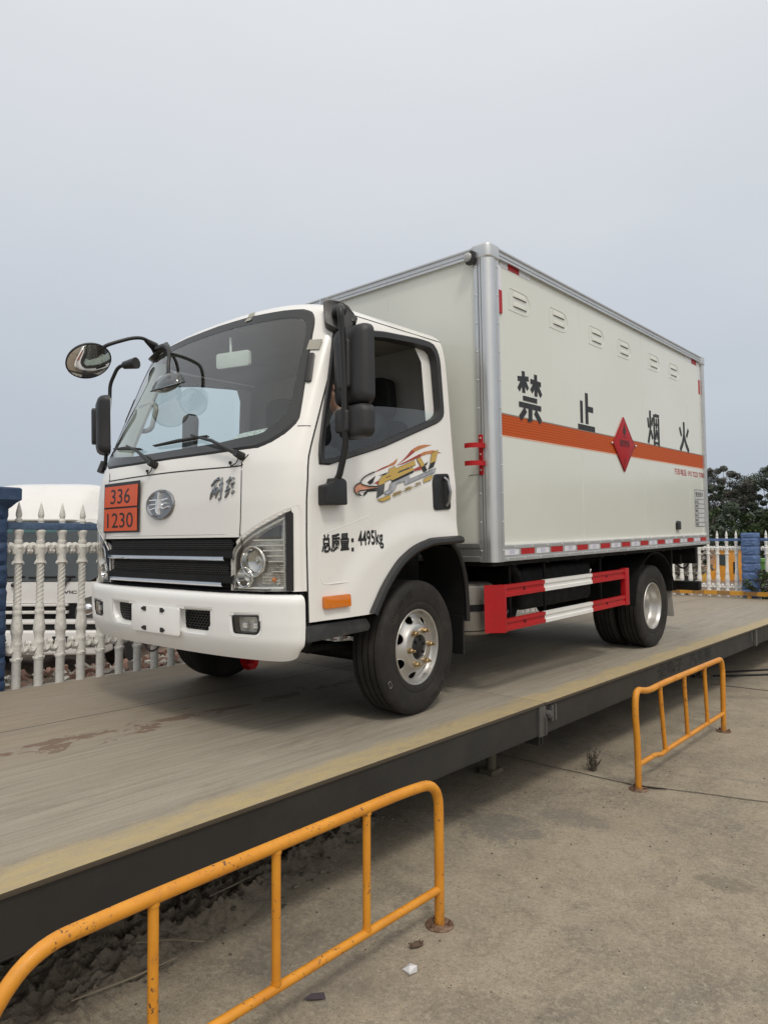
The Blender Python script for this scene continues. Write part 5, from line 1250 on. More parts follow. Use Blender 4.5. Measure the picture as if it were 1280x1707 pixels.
# ================================================================== GROUND AND WEIGHBRIDGE
GZ = -.60
def ground_mat():
    m, t = newmat('dusty_concrete'); n = NT(t)
    big = n.noise(.75, 6, .62, dist=.6); mid = n.noise(3.2, 7, .68, sc=(1, .6, 1), dist=.4); fine = n.noise(42, 6, .78); gr = n.noise(150, 3, .7)
    c = n.mix(n.ramp(big, (.38, 0.0), (.62, 1.0)), (.205, .172, .130), (.310, .262, .188))
    c = n.mix(n.ramp(mid, (.44, 0.0), (.60, .75)), c, (.345, .295, .215))
    c = n.mix(n.ramp(n.noise(1.5, 7, .72, dist=1.2), (.52, 0.0), (.66, .6)), c, (.145, .134, .115))
    c = n.mix(n.ramp(n.noise(9, 8, .8, dist=.8), (.52, 0.0), (.68, .7)), c, (.135, .115, .088))
    c = n.mix(n.ramp(n.noise(2.6, 8, .8, dist=1.5), (.56, 0.0), (.62, .5)), c, (.36, .315, .235))
    c = n.mix(n.ramp(fine, (.46, .0), (.68, .55)), c, (.40, .35, .27))
    c = n.mix(n.ramp(n.noise(60, 5, .75), (.52, 0.0), (.66, .6)), c, (.12, .10, .076))
    c = n.mix(n.ramp(gr, (.34, .8), (.44, 0.0)), c, (.10, .085, .065))
    X, Y, Z = n.xyz()
    for cx, cy__, rx, ry, colr, k in ((1.34, .22, .34, .24, (.125, .118, .105), .75), (1.62, .62, .22, .16, (.135, .125, .108), .6), (2.05, -.35, .55, .10, (.36, .315, .235), .35), (1.75, -.75, .12, .42, (.34, .30, .23), .25), (2.45, .35, .16, .10, (.11, .095, .075), .6), (1.55, -1.3, .5, .3, (.17, .15, .12), .5)):
        dx = n.math('MULTIPLY', n.math('SUBTRACT', X, cx), 1 / rx); dy = n.math('MULTIPLY', n.math('SUBTRACT', Y, cy__), 1 / ry)
        r2 = n.math('ADD', n.math('MULTIPLY', dx, dx), n.math('MULTIPLY', dy, dy))
        edge = n.math('ADD', n.math('SUBTRACT', 1.0, r2), n.math('MULTIPLY_ADD', n.noise(5.5, 9, .8, dist=1.2), 5.0, -2.5))
        c = n.mix(n.ramp(edge, (.25, 0.0), (.75, k * .8)), c, colr)
    c = n.mix(n.ramp(gr, (.34, .5), (.44, 0.0)), c, (.10, .085, .065)); c = n.mix(n.ramp(fine, (.52, .0), (.72, .3)), c, (.40, .35, .27))
    h = n.math('ADD', n.math('MULTIPLY', fine, .6), n.math('MULTIPLY', gr, .5))
    n.bsdf(c, .9, 0, n.bump(h, .6, .006)); return m
M_ground = ground_mat()
def soil_mat(name, a, b, c, sc=2.0, st=.8):
    m, t = newmat(name); n = NT(t)
    col = n.mix(n.ramp(n.noise(sc, 6, .65), (.4, 0.0), (.62, 1.0)), a, b)
    col = n.mix(n.ramp(n.noise(sc * 9, 5, .7), (.5, 0.0), (.68, .8)), col, c)
    n.bsdf(col, .95, 0, n.bump(n.noise(sc * 22, 4, .7), st, .02)); return m
M_mud = soil_mat('dried_mud', (.22, .185, .138), (.28, .238, .178), (.14, .118, .088), 4)
M_rubbleg = soil_mat('brick_rubble_soil', (.19, .12, .085), (.26, .22, .17), (.10, .075, .055), 2.5)
q = MB(); R_ = 700
q.add([(-R_, -R_, GZ), (R_, -R_, GZ), (R_, R_, GZ), (-R_, R_, GZ)], [(0, 1, 2, 3)])
gd = q.build('ground', M_ground); gd['kind'] = 'structure'
# joint between the concrete bays
q = MB(); random.seed(5)
pts = [(-1.5, 1.42), (-.4, 1.40)] + [(.3 + .12 * k, itp(.3 + .12 * k, [(.3, 1.385), (.77, 1.375), (1.58, 1.37), (2.36, 1.606), (4.5, 2.3)]) + random.uniform(-.006, .006)) for k in range(36)]
q.ribbon(pts, .009, lambda x, y, d: Vector((x, y, GZ + d)), .004)
q.ribbon([(1.0, 5.1 + 0), (2.2, 5.15), (4, 5.2)], .02, lambda x, y, d: Vector((x, y, GZ + d)), .004)
jo = q.build('ground_joint', PM('joint_dirt', (.055, .047, .037), .95)); jo['kind'] = 'structure'

def deck_mat():
    m, t = newmat('weighbridge_deck_plate'); n = NT(t); x, y, z = n.xyz()
    st = n.noise(1, 6, .65, sc=(34, .8, 1)); st2 = n.noise(1, 5, .6, sc=(70, 4.0, 1)); big = n.noise(1, 5, .6, sc=(1.6, .5, 1), dist=.5)
    side_f = n.math('MULTIPLY_ADD', x, .42, .42)                              # browner towards the fence, greyer near the edge
    base = n.mix(n.ramp(n.math('ADD', side_f, n.math('MULTIPLY_ADD', big, .8, -.4)), (.25, 0.0), (.70, 1.0)), (.265, .212, .148), (.285, .255, .200))
    c = n.mix(n.ramp(st, (.36, .75), (.60, 0.0)), base, (.185, .160, .125))
    c = n.mix(n.ramp(st2, (.50, 0.0), (.72, .45)), c, (.335, .315, .27))
    c = n.mix(n.ramp(n.noise(1, 6, .7, sc=(9, 2.2, 1)), (.55, 0.0), (.72, .35)), c, (.30, .26, .19))
    edge = n.math('ADD', x, n.math('MULTIPLY_ADD', n.noise(1, 5, .65, sc=(6, 3.2, 1)), .22, -.11))
    ym = n.mix(n.ramp(n.noise(1, 8, .8, sc=(20, 7, 1)), (.44, 0.0), (.62, .85)), (.385, .300, .145), (.30, .25, .165))
    c = n.mix(n.ramp(edge, (.595, 0.0), (.615, 1.0)) if False else n.ramp(n.math('SUBTRACT', edge, .7), (.470, 0.0), (.545, .85)), c, ym)
    # old rust-brown water marks in a line
    band = n.math('SUBTRACT', 1.0, n.math('MULTIPLY', n.math('ABSOLUTE', n.math('SUBTRACT', x, .015)), 7.5))
    rm_ = n.math('ADD', n.math('MULTIPLY', n.noise(1, 6, .65, sc=(6.5, 3.6, 1), dist=.6), 1.25), n.math('MULTIPLY', band, .15))
    c = n.mix(n.math('MULTIPLY', n.ramp(rm_, (.745, 0.0), (.775, .85)), n.math('LESS_THAN', y, 1.0)), c, (.135, .080, .052))
    c = n.mix(n.ramp(n.noise(14, 5, .75), (.64, 0.0), (.74, .55)), c, (.11, .09, .07))
    c = n.mix(n.ramp(n.noise(1, 7, .75, sc=(3.2, 1.1, 1), dist=.8), (.54, 0.0), (.66, .5)), c, (.16, .135, .10))
    c = n.mix(n.ramp(n.noise(85, 4, .75), (.56, 0.0), (.68, .4)), c, (.42, .38, .31))
    c = n.mix(n.ramp(n.noise(110, 3, .7), (.60, 0.0), (.70, .5)), c, (.09, .075, .06))
    # plate seams along the deck
    for xs_ in (-.42,):
        c = n.mix(n.math('LESS_THAN', n.math('ABSOLUTE', n.math('SUBTRACT', x, xs_)), .006), c, (.05, .045, .04))
    gN = n.n('ShaderNodeNewGeometry'); sN = n.n('ShaderNodeSeparateXYZ'); n.l(gN.outputs['True Normal'], sN.inputs[0])
    c = n.mix(n.math('LESS_THAN', sN.outputs[2], .9), c, (.065, .050, .034))      # rusty cut edge of the plate
    h = n.math('ADD', n.math('MULTIPLY', st2, .5), n.math('MULTIPLY', n.noise(90, 3, .6), .5))
    n.bsdf(c, n.ramp(big, (.3, .62), (.7, .8)), 0, n.bump(h, .22, .004)); return m
wb = thing('weighbridge', 'long grey steel weighbridge platform with a yellow painted edge under the box truck', 'weighbridge')
M_deck = deck_mat()
M_beam = PM('dark_grey_beam_paint', (.021, .0205, .019), .55, var=.22, scale=3, dirt=((.045, .040, .032), .5), dscale=2.5)
q = MB(); q.box((-1.50, -9, -.018), (1.362, .735, 0)); q.build('deck_plate', M_deck, wb, bevel=.003); q = MB(); q.box((-1.50, .738, -.018), (1.368, 10.16, 0)); q.build('deck_plate', M_deck, wb, bevel=.003)
for y0, y1 in ((-9, .722), (.742, 10.15)):
    q = MB(); q.box((1.338, y0, -.180), (1.352, y1, -.0185)); q.box((-1.48, y0, -.180), (-1.466, y1, -.0185)); q.box((1.20, y0, -.19), (1.352, y1, -.1805)); q.box((-1.48, y0, -.19), (-1.33, y1, -.1805))
    for x in (-.9, -.3, .3, .9): q.box((x - .06, y0, -.30), (x + .06, y1, -.0185))
    q.box((-1.46, y0, -.26), (1.33, y0 + .014, -.02)); q.box((-1.46, y1 - .014, -.26), (1.33, y1, -.02)); q.build('side_beam', M_beam, wb)
q = MB(); q.box((1.352, .66, -.196), (1.364, .735, -.02)); 
q.box((1.352, .80, -.125), (1.372, .816, -.03)); q.box((1.352, .842, -.125), (1.372, .858, -.03)); q.box((1.352, .715, -.19), (1.376, .727, -.085)); q.tube([(1.352, .765, -.075), (1.378, .765, -.075)], .024, 10); q.tube([(1.37, .765, -.075), (1.386, .765, -.075)], .014, 6)
q.build('joint_bracket', PM('bracket_grey', (.085, .083, .078), .5, var=.3), wb)
q = MB(); q.box((1.352, 5.50, -.19), (1.374, 5.56, -.02)); q.box((1.352, 5.35, -.13), (1.37, 5.37, -.03)); q.build('joint_bracket', PM('bracket_grey', (.085, .083, .078), .5, var=.3), wb)
for y in (-6, -2.9, 1.0, 5.45, 9.6):
    for x in (.80, -1.1):
        q = MB(); q.box((x - .05, y - .07, GZ), (x + .05, y + .07, GZ + .03)); q.tube([(x, y, GZ + .03), (x, y, -.30)], .035, 12); q.box((x - .09, y - .09, -.31), (x + .09, y + .09, -.29)); q.build('load_cell_support', PM('support_ochre', (.13, .115, .075), .7, var=.3), wb)
M_fl = PM('faded_black_lettering', (.010, .010, .0095), .6, var=.5, scale=20)
q = MB(); put_text(q, '全电子', lambda u, v: Vector((1.3535, 2.58 + .62 * u, -.135 + .105 * v)), off=.02); q.build('faded_lettering', M_fl, wb); q = MB(); put_text(q, '汽车衡', lambda u, v: Vector((1.3535, 3.35 + .62 * u, -.135 + .105 * v)), off=.012); q.build('faded_lettering', M_fl, wb)
# yellow and dark striped stop bar at the far end
q = MB()
for k in range(14):
    x0 = -2.2 + .42 * k; q.box((x0, 9.96, .045), (x0 + .21, 10.02, .115), 0); q.box((x0 + .2101, 9.961, .046), (x0 + .4199, 10.019, .114), 1)
for x in (-1.2, .2, 1.2): q.box((x - .03, 9.97, 0), (x + .03, 10.01, .0449), 0)
sb = q.build('stop_bar', [PM('stop_bar_yellow', (.62, .30, .035), .5, var=.15), PM('stop_bar_dark', (.32, .17, .05), .6, var=.3)])
tag(sb, 'long low yellow and brown striped bar across the far end of the weighbridge', 'stop bar')

# mud drifted under the near edge
def bumpy(name, x0, x1, y0, y1, nx, ny, hf, mat):
    q = MB(); vs = []
    for j in range(ny + 1):
        for i in range(nx + 1):
            x = x0 + (x1 - x0) * i / nx; y = y0 + (y1 - y0) * j / ny; vs.append((x, y, hf(x, y)))
    q.add(vs, [(j * (nx + 1) + i, j * (nx + 1) + i + 1, (j + 1) * (nx + 1) + i + 1, (j + 1) * (nx + 1) + i) for j in range(ny) for i in range(nx)])
    return q.build(name, mat, angle=60)
def ns(x, y, s, z=0): return mnoise.noise(Vector((x * s, y * s, z)))
def mudh(x, y):
    lim = itp(y, [(-3.5, 1.30), (-2.0, 1.22), (-1.6, 1.13), (-1.1, 1.06), (-.7, 1.0), (-.2, .86), (.1, .7)]) + .07 * ns(x, y, 5, 3)
    k = max(0, min(1, (lim - x) / .14)) * max(0, min(1, (.15 - y) / .5))
    rid = 1 - abs(ns(x, y, 11, 1.3)); rid2 = 1 - abs(ns(x, y, 27, 7.1))
    return GZ - .012 + k * (.035 + .05 * ns(x, y, 2.2, 2) + .040 * rid ** 3 + .022 * rid2 ** 3)
mud = bumpy('mud', .35, 1.40, -3.6, .2, 150, 420, mudh, M_mud); tag(mud, 'dried flaky mud drifted under the near edge of the weighbridge', 'mud', kind='stuff')

# ------------------------------------------------------------------ barriers
def barrier_mat():
    m, t = newmat('yellow_barrier_paint'); n = NT(t); x, y, z = n.xyz()
    c = n.mix(n.ramp(n.noise(6, 5, .6), (.35, 0.0), (.65, 1.0)), (.56, .215, .014), (.66, .275, .020))
    c = n.mix(n.ramp(n.noise(16, 6, .75), (.55, 0.0), (.72, .55)), c, (.36, .15, .025))              # grime
    ch = n.math('ADD', n.noise(60, 5, .7, dist=.4), n.math('MULTIPLY', n.noise(5, 3), .35))
    c = n.mix(n.ramp(ch, (.80, 0.0), (.825, .9)), c, (.075, .045, .030))                              # chips down to dark metal
    c = n.mix(n.math('MULTIPLY', n.ramp(z, (0.0, 1.0), (.16, 0.0)), n.ramp(n.noise(24, 5, .7), (.40, 0.0), (.60, .8))), c, (.20, .095, .035))   # rust near the feet
    n.bsdf(c, n.ramp(n.noise(20, 4), (.3, .38), (.7, .6)), 0, n.bump(ch, .25, .003), .06); return m
M_yel = barrier_mat()
M_rust = PM('rusty_plate', (.15, .085, .052), .9, var=.5, scale=30, dirt=((.26, .22, .165), .8), dscale=30, bump=.4)
def barrier(path, verticals, low, feet, label, group):
    xb = 1.688
    root = thing('barrier', label, 'barrier', (xb, feet[0], GZ), group=group); inv = Vector((xb, feet[0], GZ))
    T = lambda y, z: Vector((xb, y, z)) - inv
    q = MB(); q.tube([v for v in fillet([T(*p) for p in path], .16, 8)], .0205, 14); q.build('hoop_rail', M_yel, root, angle=60)
    q = MB(); q.tube([T(*p) for p in low], .0165, 12)
    for (y, z) in (low[0], low[-1]): q.ball(T(y, z), .020, 8, 6)
    q.build('lower_rail', M_yel, root, angle=60)
    for v in verticals:
        q = MB(); q.tube([T(*p) for p in v], .0150, 12); q.tube([T(v[0][0], v[0][1] - .006), T(v[0][0], v[0][1] - .018)], .018, 10); q.tube([T(v[-1][0], v[-1][1] + .006), T(v[-1][0], v[-1][1] + .016)], .0175, 10); q.build('upright', M_yel, root, angle=60)
    for y in feet:
        f0 = T(y, GZ); q = MB(); q.lathe([(.0005, .007), (.056, .007), (.059, .004), (.059, 0)], 28, 'z', c=f0); fo = q.build('foot_plate', M_rust, root)
        for a in (.5, 2.6, 4.6):
            q = MB(); c = f0 + Vector((.042 * cos(a), .042 * sin(a), 0)); q.lathe([(.009, .007), (.009, .017), (.004, .017), (.004, .026), (.0005, .026)], 6, 'z', c=c); q.build('anchor_bolt', M_rust, fo, angle=20)
    return root
barrier([(-.774, GZ), (-.772, -.30), (-.775, -.02), (-1.0, -.006), (-2.1, -.004), (-2.40, -.01), (-2.52, -.16), (-2.53, GZ)], [[(-2.073, -.01), (-2.071, -.45)], [(-1.638, -.01), (-1.637, -.445)], [(-1.211, -.01), (-1.212, -.45)]], [(-.772, -.455), (-1.30, -.452), (-2.53, -.448)], [-.774, -2.53], 'scuffed yellow tube barrier nearest the camera, cut off by the left edge of the photo', 'yellow tube barriers along the weighbridge')
barrier([(1.322, GZ), (1.318, -.30), (1.288, -.12), (1.305, .030), (1.50, -.012), (1.75, -.002), (2.2, -.002), (2.9, -.002), (3.10, -.004), (3.138, -.09), (3.130, -.45), (3.129, GZ)], [[(1.72, -.012), (1.755, -.22), (1.80, -.46)], [(2.20, -.012), (2.255, -.45)], [(2.665, -.012), (2.716, -.45)]], [(1.335, -.447), (1.60, -.448), (1.72, -.470), (1.85, -.462), (3.135, -.452)], [1.322, 3.129], 'bent yellow tube barrier with a kinked left end, farther along the weighbridge', 'yellow tube barriers along the weighbridge')

# ------------------------------------------------------------------ litter on the concrete
q = MB(); x, y = 1.79, -1.095
q.add([(x - .022, y - .012, GZ + .004), (x + .018, y - .02, GZ + .010), (x + .028, y + .012, GZ + .026), (x - .012, y + .02, GZ + .016), (x + .004, y - .002, GZ + .022), (x - .022, y - .012, GZ + .002), (x + .018, y - .02, GZ + .003), (x + .028, y + .012, GZ + .003), (x - .012, y + .02, GZ + .002)], [(0, 1, 4), (1, 2, 4), (2, 3, 4), (3, 0, 4), (0, 5, 6, 1), (1, 6, 7, 2), (2, 7, 8, 3), (3, 8, 5, 0)])
tag(q.build('plastic_scrap', PM('white_plastic', (.66, .66, .68), .35), angle=20), 'crumpled scrap of white plastic on the concrete', 'litter')
q = MB(); q.tube([(1.705, -.985, GZ + .008), (1.718, -.96, GZ + .012), (1.728, -.935, GZ + .008)], [.006, .011, .005], 8)
for k in range(26): q.ball((1.705 + .023 * k / 26 + random.uniform(-.009, .009), -.985 + .05 * k / 26, GZ + .010 + random.uniform(0, .010)), .004, 5, 4)
tag(q.build('seed_cone', PM('brown_cone', (.10, .065, .045), .9)), 'small brown seed cone on the concrete near the barrier foot', 'seed cone')
q = MB(); q.add([(1.62, -1.46, GZ + .004), (1.65, -1.45, GZ + .010), (1.68, -1.41, GZ + .006), (1.66, -1.40, GZ + .016), (1.63, -1.43, GZ + .014)], [(0, 1, 2, 3), (0, 3, 4)]); tag(q.build('dead_leaf', PM('dark_leaf', (.06, .045, .055), .7)), 'dark curled dead leaf on the concrete behind the near barrier', 'leaf')
q = MB(); random.seed(11)
for k in range(34):
    a = random.uniform(0, 2 * pi); h = random.uniform(.04, .15); r_ = random.uniform(.01, .05); x0, y0 = 1.307 + random.uniform(-.02, .02), 1.479 + random.uniform(-.02, .02)
    q.tube([(x0, y0, GZ), (x0 + r_ * .4 * cos(a), y0 + r_ * .4 * sin(a), GZ + h * .6), (x0 + r_ * cos(a), y0 + r_ * sin(a), GZ + h)], [.0025, .002, .001], 4)
    for j in range(3): q.ball((x0 + r_ * cos(a) * (.5 + .2 * j), y0 + r_ * sin(a) * (.5 + .2 * j), GZ + h * (.6 + .16 * j)), .006, 4, 3)
tag(q.build('dry_weed', PM('dry_weed_brown', (.085, .07, .055), .95)), 'dry brown weed growing from the joint in the concrete', 'weed')
q = MB(); q.tube(spline([(1.672, 1.372, GZ + .02), (1.70, 1.375, GZ + .008), (1.76, 1.385, GZ + .008), (1.83, 1.418, GZ + .010)], 5), .004, 6); tag(q.build('black_rod', M_blackm), 'short black rod lying at the foot of the bent barrier', 'rod')
for P, lb in (([(.9, 5.55, GZ + .012), (1.3, 6.0, GZ + .012), (1.9, 6.8, GZ + .012), (3.2, 8.3, GZ + .012)], 'thin black cable on the ground beyond the bent barrier, the nearer of two'), ([(.9, 5.86, GZ + .012), (1.28, 6.42, GZ + .012), (2.0, 7.4, GZ + .012), (3.2, 9.0, GZ + .012)], 'thin black cable on the ground beyond the bent barrier, the farther of two')):
    q = MB(); q.tube(spline(P, 6), .012, 6); tag(q.build('cable', M_black), lb, 'cable', 'cables on the ground')
for P, lb in (([(1.10, -2.02, GZ + .05), (1.115, -1.80, GZ + .035), (1.118, -1.63, GZ + .03)], 'long pale straight stick lying on the mud by the weighbridge'), ([(.98, -1.72, GZ + .07), (1.03, -1.60, GZ + .05), (1.10, -1.50, GZ + .025)], 'short thin dark twig on the mud behind the pale stick'), ([(.93, -1.36, GZ + .09), (.90, -1.20, GZ + .075), (.86, -1.05, GZ + .06)], 'bent brown twig on the mud in the shade of the weighbridge')):
    q = MB(); q.tube(P, [.0035, .004, .0025], 6); tag(q.build('stick', PM('dry_stick', (.26, .215, .155), .9, var=.3)), lb, 'stick', 'sticks on the mud')
random.seed(21); q = MB()
for k in range(2600):
    x = random.uniform(1.15, 4.6); y = random.uniform(-2.4, 4.5); r_ = .0009 / max(.12, random.random()) ** .8 * random.uniform(.8, 1.2)
    q.ball((x, y, GZ + r_ * .4), r_, 5, 4, random.randrange(3), (1, random.uniform(.6, 1.2), .7))
for k in range(160):
    y = random.uniform(-2.4, .1); x = itp(y, [(-2.4, 1.28), (-1.1, 1.08), (.1, .75)]) + random.gauss(0, .07); r_ = random.uniform(.004, .014); q.ball((x, y, mudh(x, y) + r_ * .6 if True else 0), r_, 6, 4, random.randrange(2), (1, random.uniform(.6, 1.3), .6))
tag(q.build('gravel', [PM('pebble_dark', (.09, .078, .062), .9), PM('pebble_mid', (.20, .175, .14), .9), PM('pebble_pale', (.38, .35, .30), .9)]), 'loose grit and pebbles scattered over the concrete', 'grit', kind='stuff')

# ================================================================== FENCES
M_cem = PM('white_painted_cement', (.70, .685, .64), .75, var=.08, scale=14, bump=.25, bscale=70, dirt=((.30, .26, .21), .7), dscale=34)
M_cem2 = PM('clean_white_cement', (.74, .73, .70), .7, var=.06, scale=14, bump=.2, bscale=70)
M_blue = PM('blue_masonry_paint', (.030, .062, .135), .7, var=.25, scale=10, bump=.6, bscale=35, dirt=((.10, .13, .18), .4), dscale=14)
M_blue2 = PM('weathered_blue_rail', (.075, .125, .215), .6, var=.3, scale=22)
M_bluep = PM('bright_blue_masonry', (.085, .150, .315), .65, var=.2, scale=9, bump=.5, bscale=30, dirt=((.24, .30, .40), .45), dscale=18)
def baluster_mb():
    """cast cement fence post in its local frame, along the fence = x, base at 0, tip at 1.35"""
    q = MB(); s = lambda pr, sq=1: q.lathe(pr, 14, 'z')
    q.lathe([(.030, 0), (.031, .185), (.034, .195), (.038, .205), (.036, .215), (.030, .225), (.036, .25), (.030, .275), (.034, .31), (.036, .325), (.030, .335), (.034, .355), (.032, .372), (.038, .39), (.041, .41), (.038, .45), (.030, .505), (.029, .52), (.033, .53), (.032, .548), (.028, .556), (.030, .565), (.030, .585), (.024, .595), (.0235, .88), (.026, .884), (.034, .888), (.030, .90), (.028, .925), (.030, .955), (.036, .985), (.038, 1.0), (.034, 1.012), (.026, 1.02), (.029, 1.03), (.028, 1.048), (.023, 1.052), (.025, 1.075), (.031, 1.10), (.036, 1.115), (.033, 1.123), (.022, 1.124), (.022, 1.175), (.020, 1.18), (.024, 1.188), (.022, 1.2), (.015, 1.208), (.021, 1.225), (.021, 1.238), (.016, 1.265), (.008, 1.30), (.0008, 1.325)], 16, 'z')
    # twisted ribs on the shaft
    for k in range(4):
        q.tube([(.0215 * cos(a), .0215 * sin(a), .60 + .275 * t / 26) for t in range(27) for a in [k * pi / 2 + t * .55]], .006, 5)
    for z0, up in ((.985, 1), (.285, -1)):
        for sx in (1, -1):
            if up > 0: P = [(.018, .955), (.030, .99), (.050, 1.012), (.066, 1.008), (.074, .99), (.070, .972), (.060, .968)]
            else: P = [(.016, .325), (.024, .285), (.042, .262), (.062, .268), (.073, .29), (.070, .312), (.058, .316)]
            q.tube([(sx * x, 0, z) for x, z in [(v.x, v.y) for v in spline([(*p, 0) for p in P], 4)]], [.023] * 8 + [.022] * 9 + [.020] * 8, 8)
        for sx in (1, -1): q.tube([(sx * .02, 0, .90 if up > 0 else .20), (sx * .036, 0, .885 if up > 0 else .212), (sx * .040, 0, .878 if up > 0 else .222)], [.013, .010, .006], 6)
    for sy in (1, -1): q.ball((0, sy * .030, .43), .016, 8, 5, 0, (1, .7, 2.4)); q.ball((0, sy * .032, .998), .014, 8, 5, 0, (1.4, .6, .7)); q.ball((0, sy * .032, .215), .014, 8, 5, 0, (1.3, .6, .8))
    return q
BAL = baluster_mb()
def fence(name_label, cat, p0, d, n, pitch, zb, mat, railmat, railspan, group, sc=1.0, tiph=1.0):
    root = thing('fence', name_label, cat, (p0[0], p0[1], zb), (0, 0, math.atan2(d[1], d[0])), group)
    b0 = None
    for k in range(n):
        if b0 is None: b0 = BAL.build('baluster', mat, root, angle=45); o = b0
        else: o = b0.copy(); COL.objects.link(o); o.parent = root
        o.location = (pitch * k, 0, 0); o.scale = (1, 1, sc); o.rotation_euler = (0, 0, 0 if k % 2 else pi)
    q = MB(); q.box((railspan[0], -.028, 1.126 * sc), (railspan[1], .028, 1.176 * sc)); q.build('top_rail', railmat, root, bevel=.008)
    q = MB(); q.box((railspan[0], -.07, -.60), (railspan[1], .07, .002)); q.build('base_wall', PM('base_wall_cement', (.24, .215, .18), .9, var=.2, bump=.3), root)
    return root
ZF = -.055
fence('white cement fence with a blue top rail and spear-tipped posts left of the box truck', 'fence', (-1.76, -1.095), (0, 1), 72, .1535, ZF, M_cem, M_blue2, (-.16, 11.2), 'cement fences with blue rails')
def pillar(x, y, w, z0, z1, course, mat, cap, label):
    root = thing('fence_pillar', label, 'pillar', (x, y, z0), group='blue fence pillars'); z = 0; k = 0; random.seed(int(abs(x) * 100))
    q = MB()
    while z < z1 - z0 - .01:
        h = min(course, z1 - z0 - z); n_ = 10; W = w / 2
        # pillowed rock-face course
        for (ux, uy, vx, vy) in ((1, 0, 0, -1), (-1, 0, 0, 1), (0, 1, 1, 0), (0, -1, -1, 0)):
            vs = []
            for j in range(n_ + 1):
                for i in range(n_ + 1):
                    a = -W + w * i / n_; b_ = z + h * j / n_
                    ed = min(1, min(i, n_ - i) / 1.5) * min(1, min(j, n_ - j) / 1.5)
                    o = W - .012 + ed * (.012 + .020 * abs(mnoise.noise(Vector((a * 13 + k, b_ * 16, ux * 3 + uy * 7 + x)))) + .012 * mnoise.noise(Vector((a * 40, b_ * 45, k + uy))))
                    aa = a * (1 if 0 < i < n_ else (W - .012) / W)
                    vs.append((ux * aa + vx * o, uy * aa + vy * o, b_))
            m = n_ + 1; q.add(vs, [(j * m + i, j * m + i + 1, (j + 1) * m + i + 1, (j + 1) * m + i) for j in range(n_) for i in range(n_)])
        z += h; k += 1
    q.box((-w / 2 + .02, -w / 2 + .02, z - .02), (w / 2 - .02, w / 2 - .02, z))
    q.build('block_courses', mat, root, fixn=True, angle=35)
    if cap:
        q = MB(); W = w / 2; q.prism([(-W - .03, 0), (W + .03, 0), (W + .03, .01)], lambda a, b_, d: Vector((a, d, b_)), 0, .001) if False else None
        pr = [(W - .005, -.06), (W + .01, -.045), (W + .03, -.02), (W + .055, 0), (W + .055, .075), (W + .045, .085)]
        vs = [];
        for r_, h in pr: vs += [(r_, r_, z + h), (-r_, r_, z + h), (-r_, -r_, z + h), (r_, -r_, z + h)]
        q.add(vs, [(4 * i + j, 4 * i + (j + 1) % 4, 4 * i + 4 + (j + 1) % 4, 4 * i + 4 + j) for i in range(len(pr) - 1) for j in range(4)] + [(20, 21, 22, 23)])
        q.build('capstone', mat, root, angle=25)
    return root
pillar(-1.83, -1.335, .30, -.60, 1.272, .158, M_blue, True, 'dark blue rock-faced pillar with a capstone at the left edge of the photo')
fence('white cement fence with a blue top rail beyond the far end of the weighbridge', 'fence', (-1.95, 10.30), (1, 0), 13, .1565, -.10, M_cem2, M_bluep, (-.1, 1.96), 'cement fences with blue rails', .955)
fence('short white cement fence right of the bright blue pillar, partly hidden by leaves', 'fence', (.405, 10.30), (1, 0), 18, .1565, -.10, M_cem2, M_bluep, (-.12, 2.7), 'cement fences with blue rails', .955)
pillar(.165, 10.28, .255, -.60, 1.118, .148, M_bluep, False, 'bright blue rock-faced pillar without a cap between two fences at the far end')

# ------------------------------------------------------------------ ground behind the fences
def rubh(x, y):
    k = max(0, min(1, (-1.62 - x) / .2)); far = max(0, min(1, (-2.6 - x) / 1.6)); far = far * far * (3 - 2 * far)
    return GZ - .05 + k * ((.50 - .42 * far) + .07 * ns(x, y, 1.6) + .05 * ns(x, y, 5, 2) + .03 * ns(x, y, 13, 4))
rb = bumpy('rubble_ground', -12, -1.60, -3, 18, 130, 240, rubh, M_rubbleg); rb['kind'] = 'structure'
random.seed(31); q = MB()
for k in range(1500):
    x = -1.9 - abs(random.gauss(0, 1.3)); y = random.uniform(-2.0, 6); r_ = random.uniform(.012, .05); z = rubh(x, y)
    M_ = Matrix.Translation((x, y, z + r_ * .25)) @ Euler((random.uniform(0, 6), random.uniform(0, 6), random.uniform(0, 6))).to_matrix().to_4x4()
    a, b_, c = r_ * random.uniform(.6, 1.5), r_ * random.uniform(.5, 1), r_ * random.uniform(.3, .8); q.box((-a, -b_, -c), (a, b_, c), random.choice((0, 0, 1, 2)), M_)
for k in range(160):
    x = random.uniform(-2.6, -1.85); y = random.uniform(-1.3, -.5); z = rubh(x, y)
    for j in range(5): a = random.uniform(0, 6.28); h = random.uniform(.02, .07); q.add([(x, y, z), (x + .006, y, z), (x + .02 * cos(a), y + .02 * sin(a), z + h)], [(0, 1, 2)], 3)
tag(q.build('rubble', [PM('brick_chunk', (.20, .115, .085), .9, var=.3), PM('cement_chunk', (.42, .40, .36), .9), PM('stone_chunk', (.20, .18, .155), .9), PM('grass_blade', (.045, .065, .025), .8)]), 'broken brick, cement chunks and a little grass behind the left fence', 'rubble', kind='stuff')

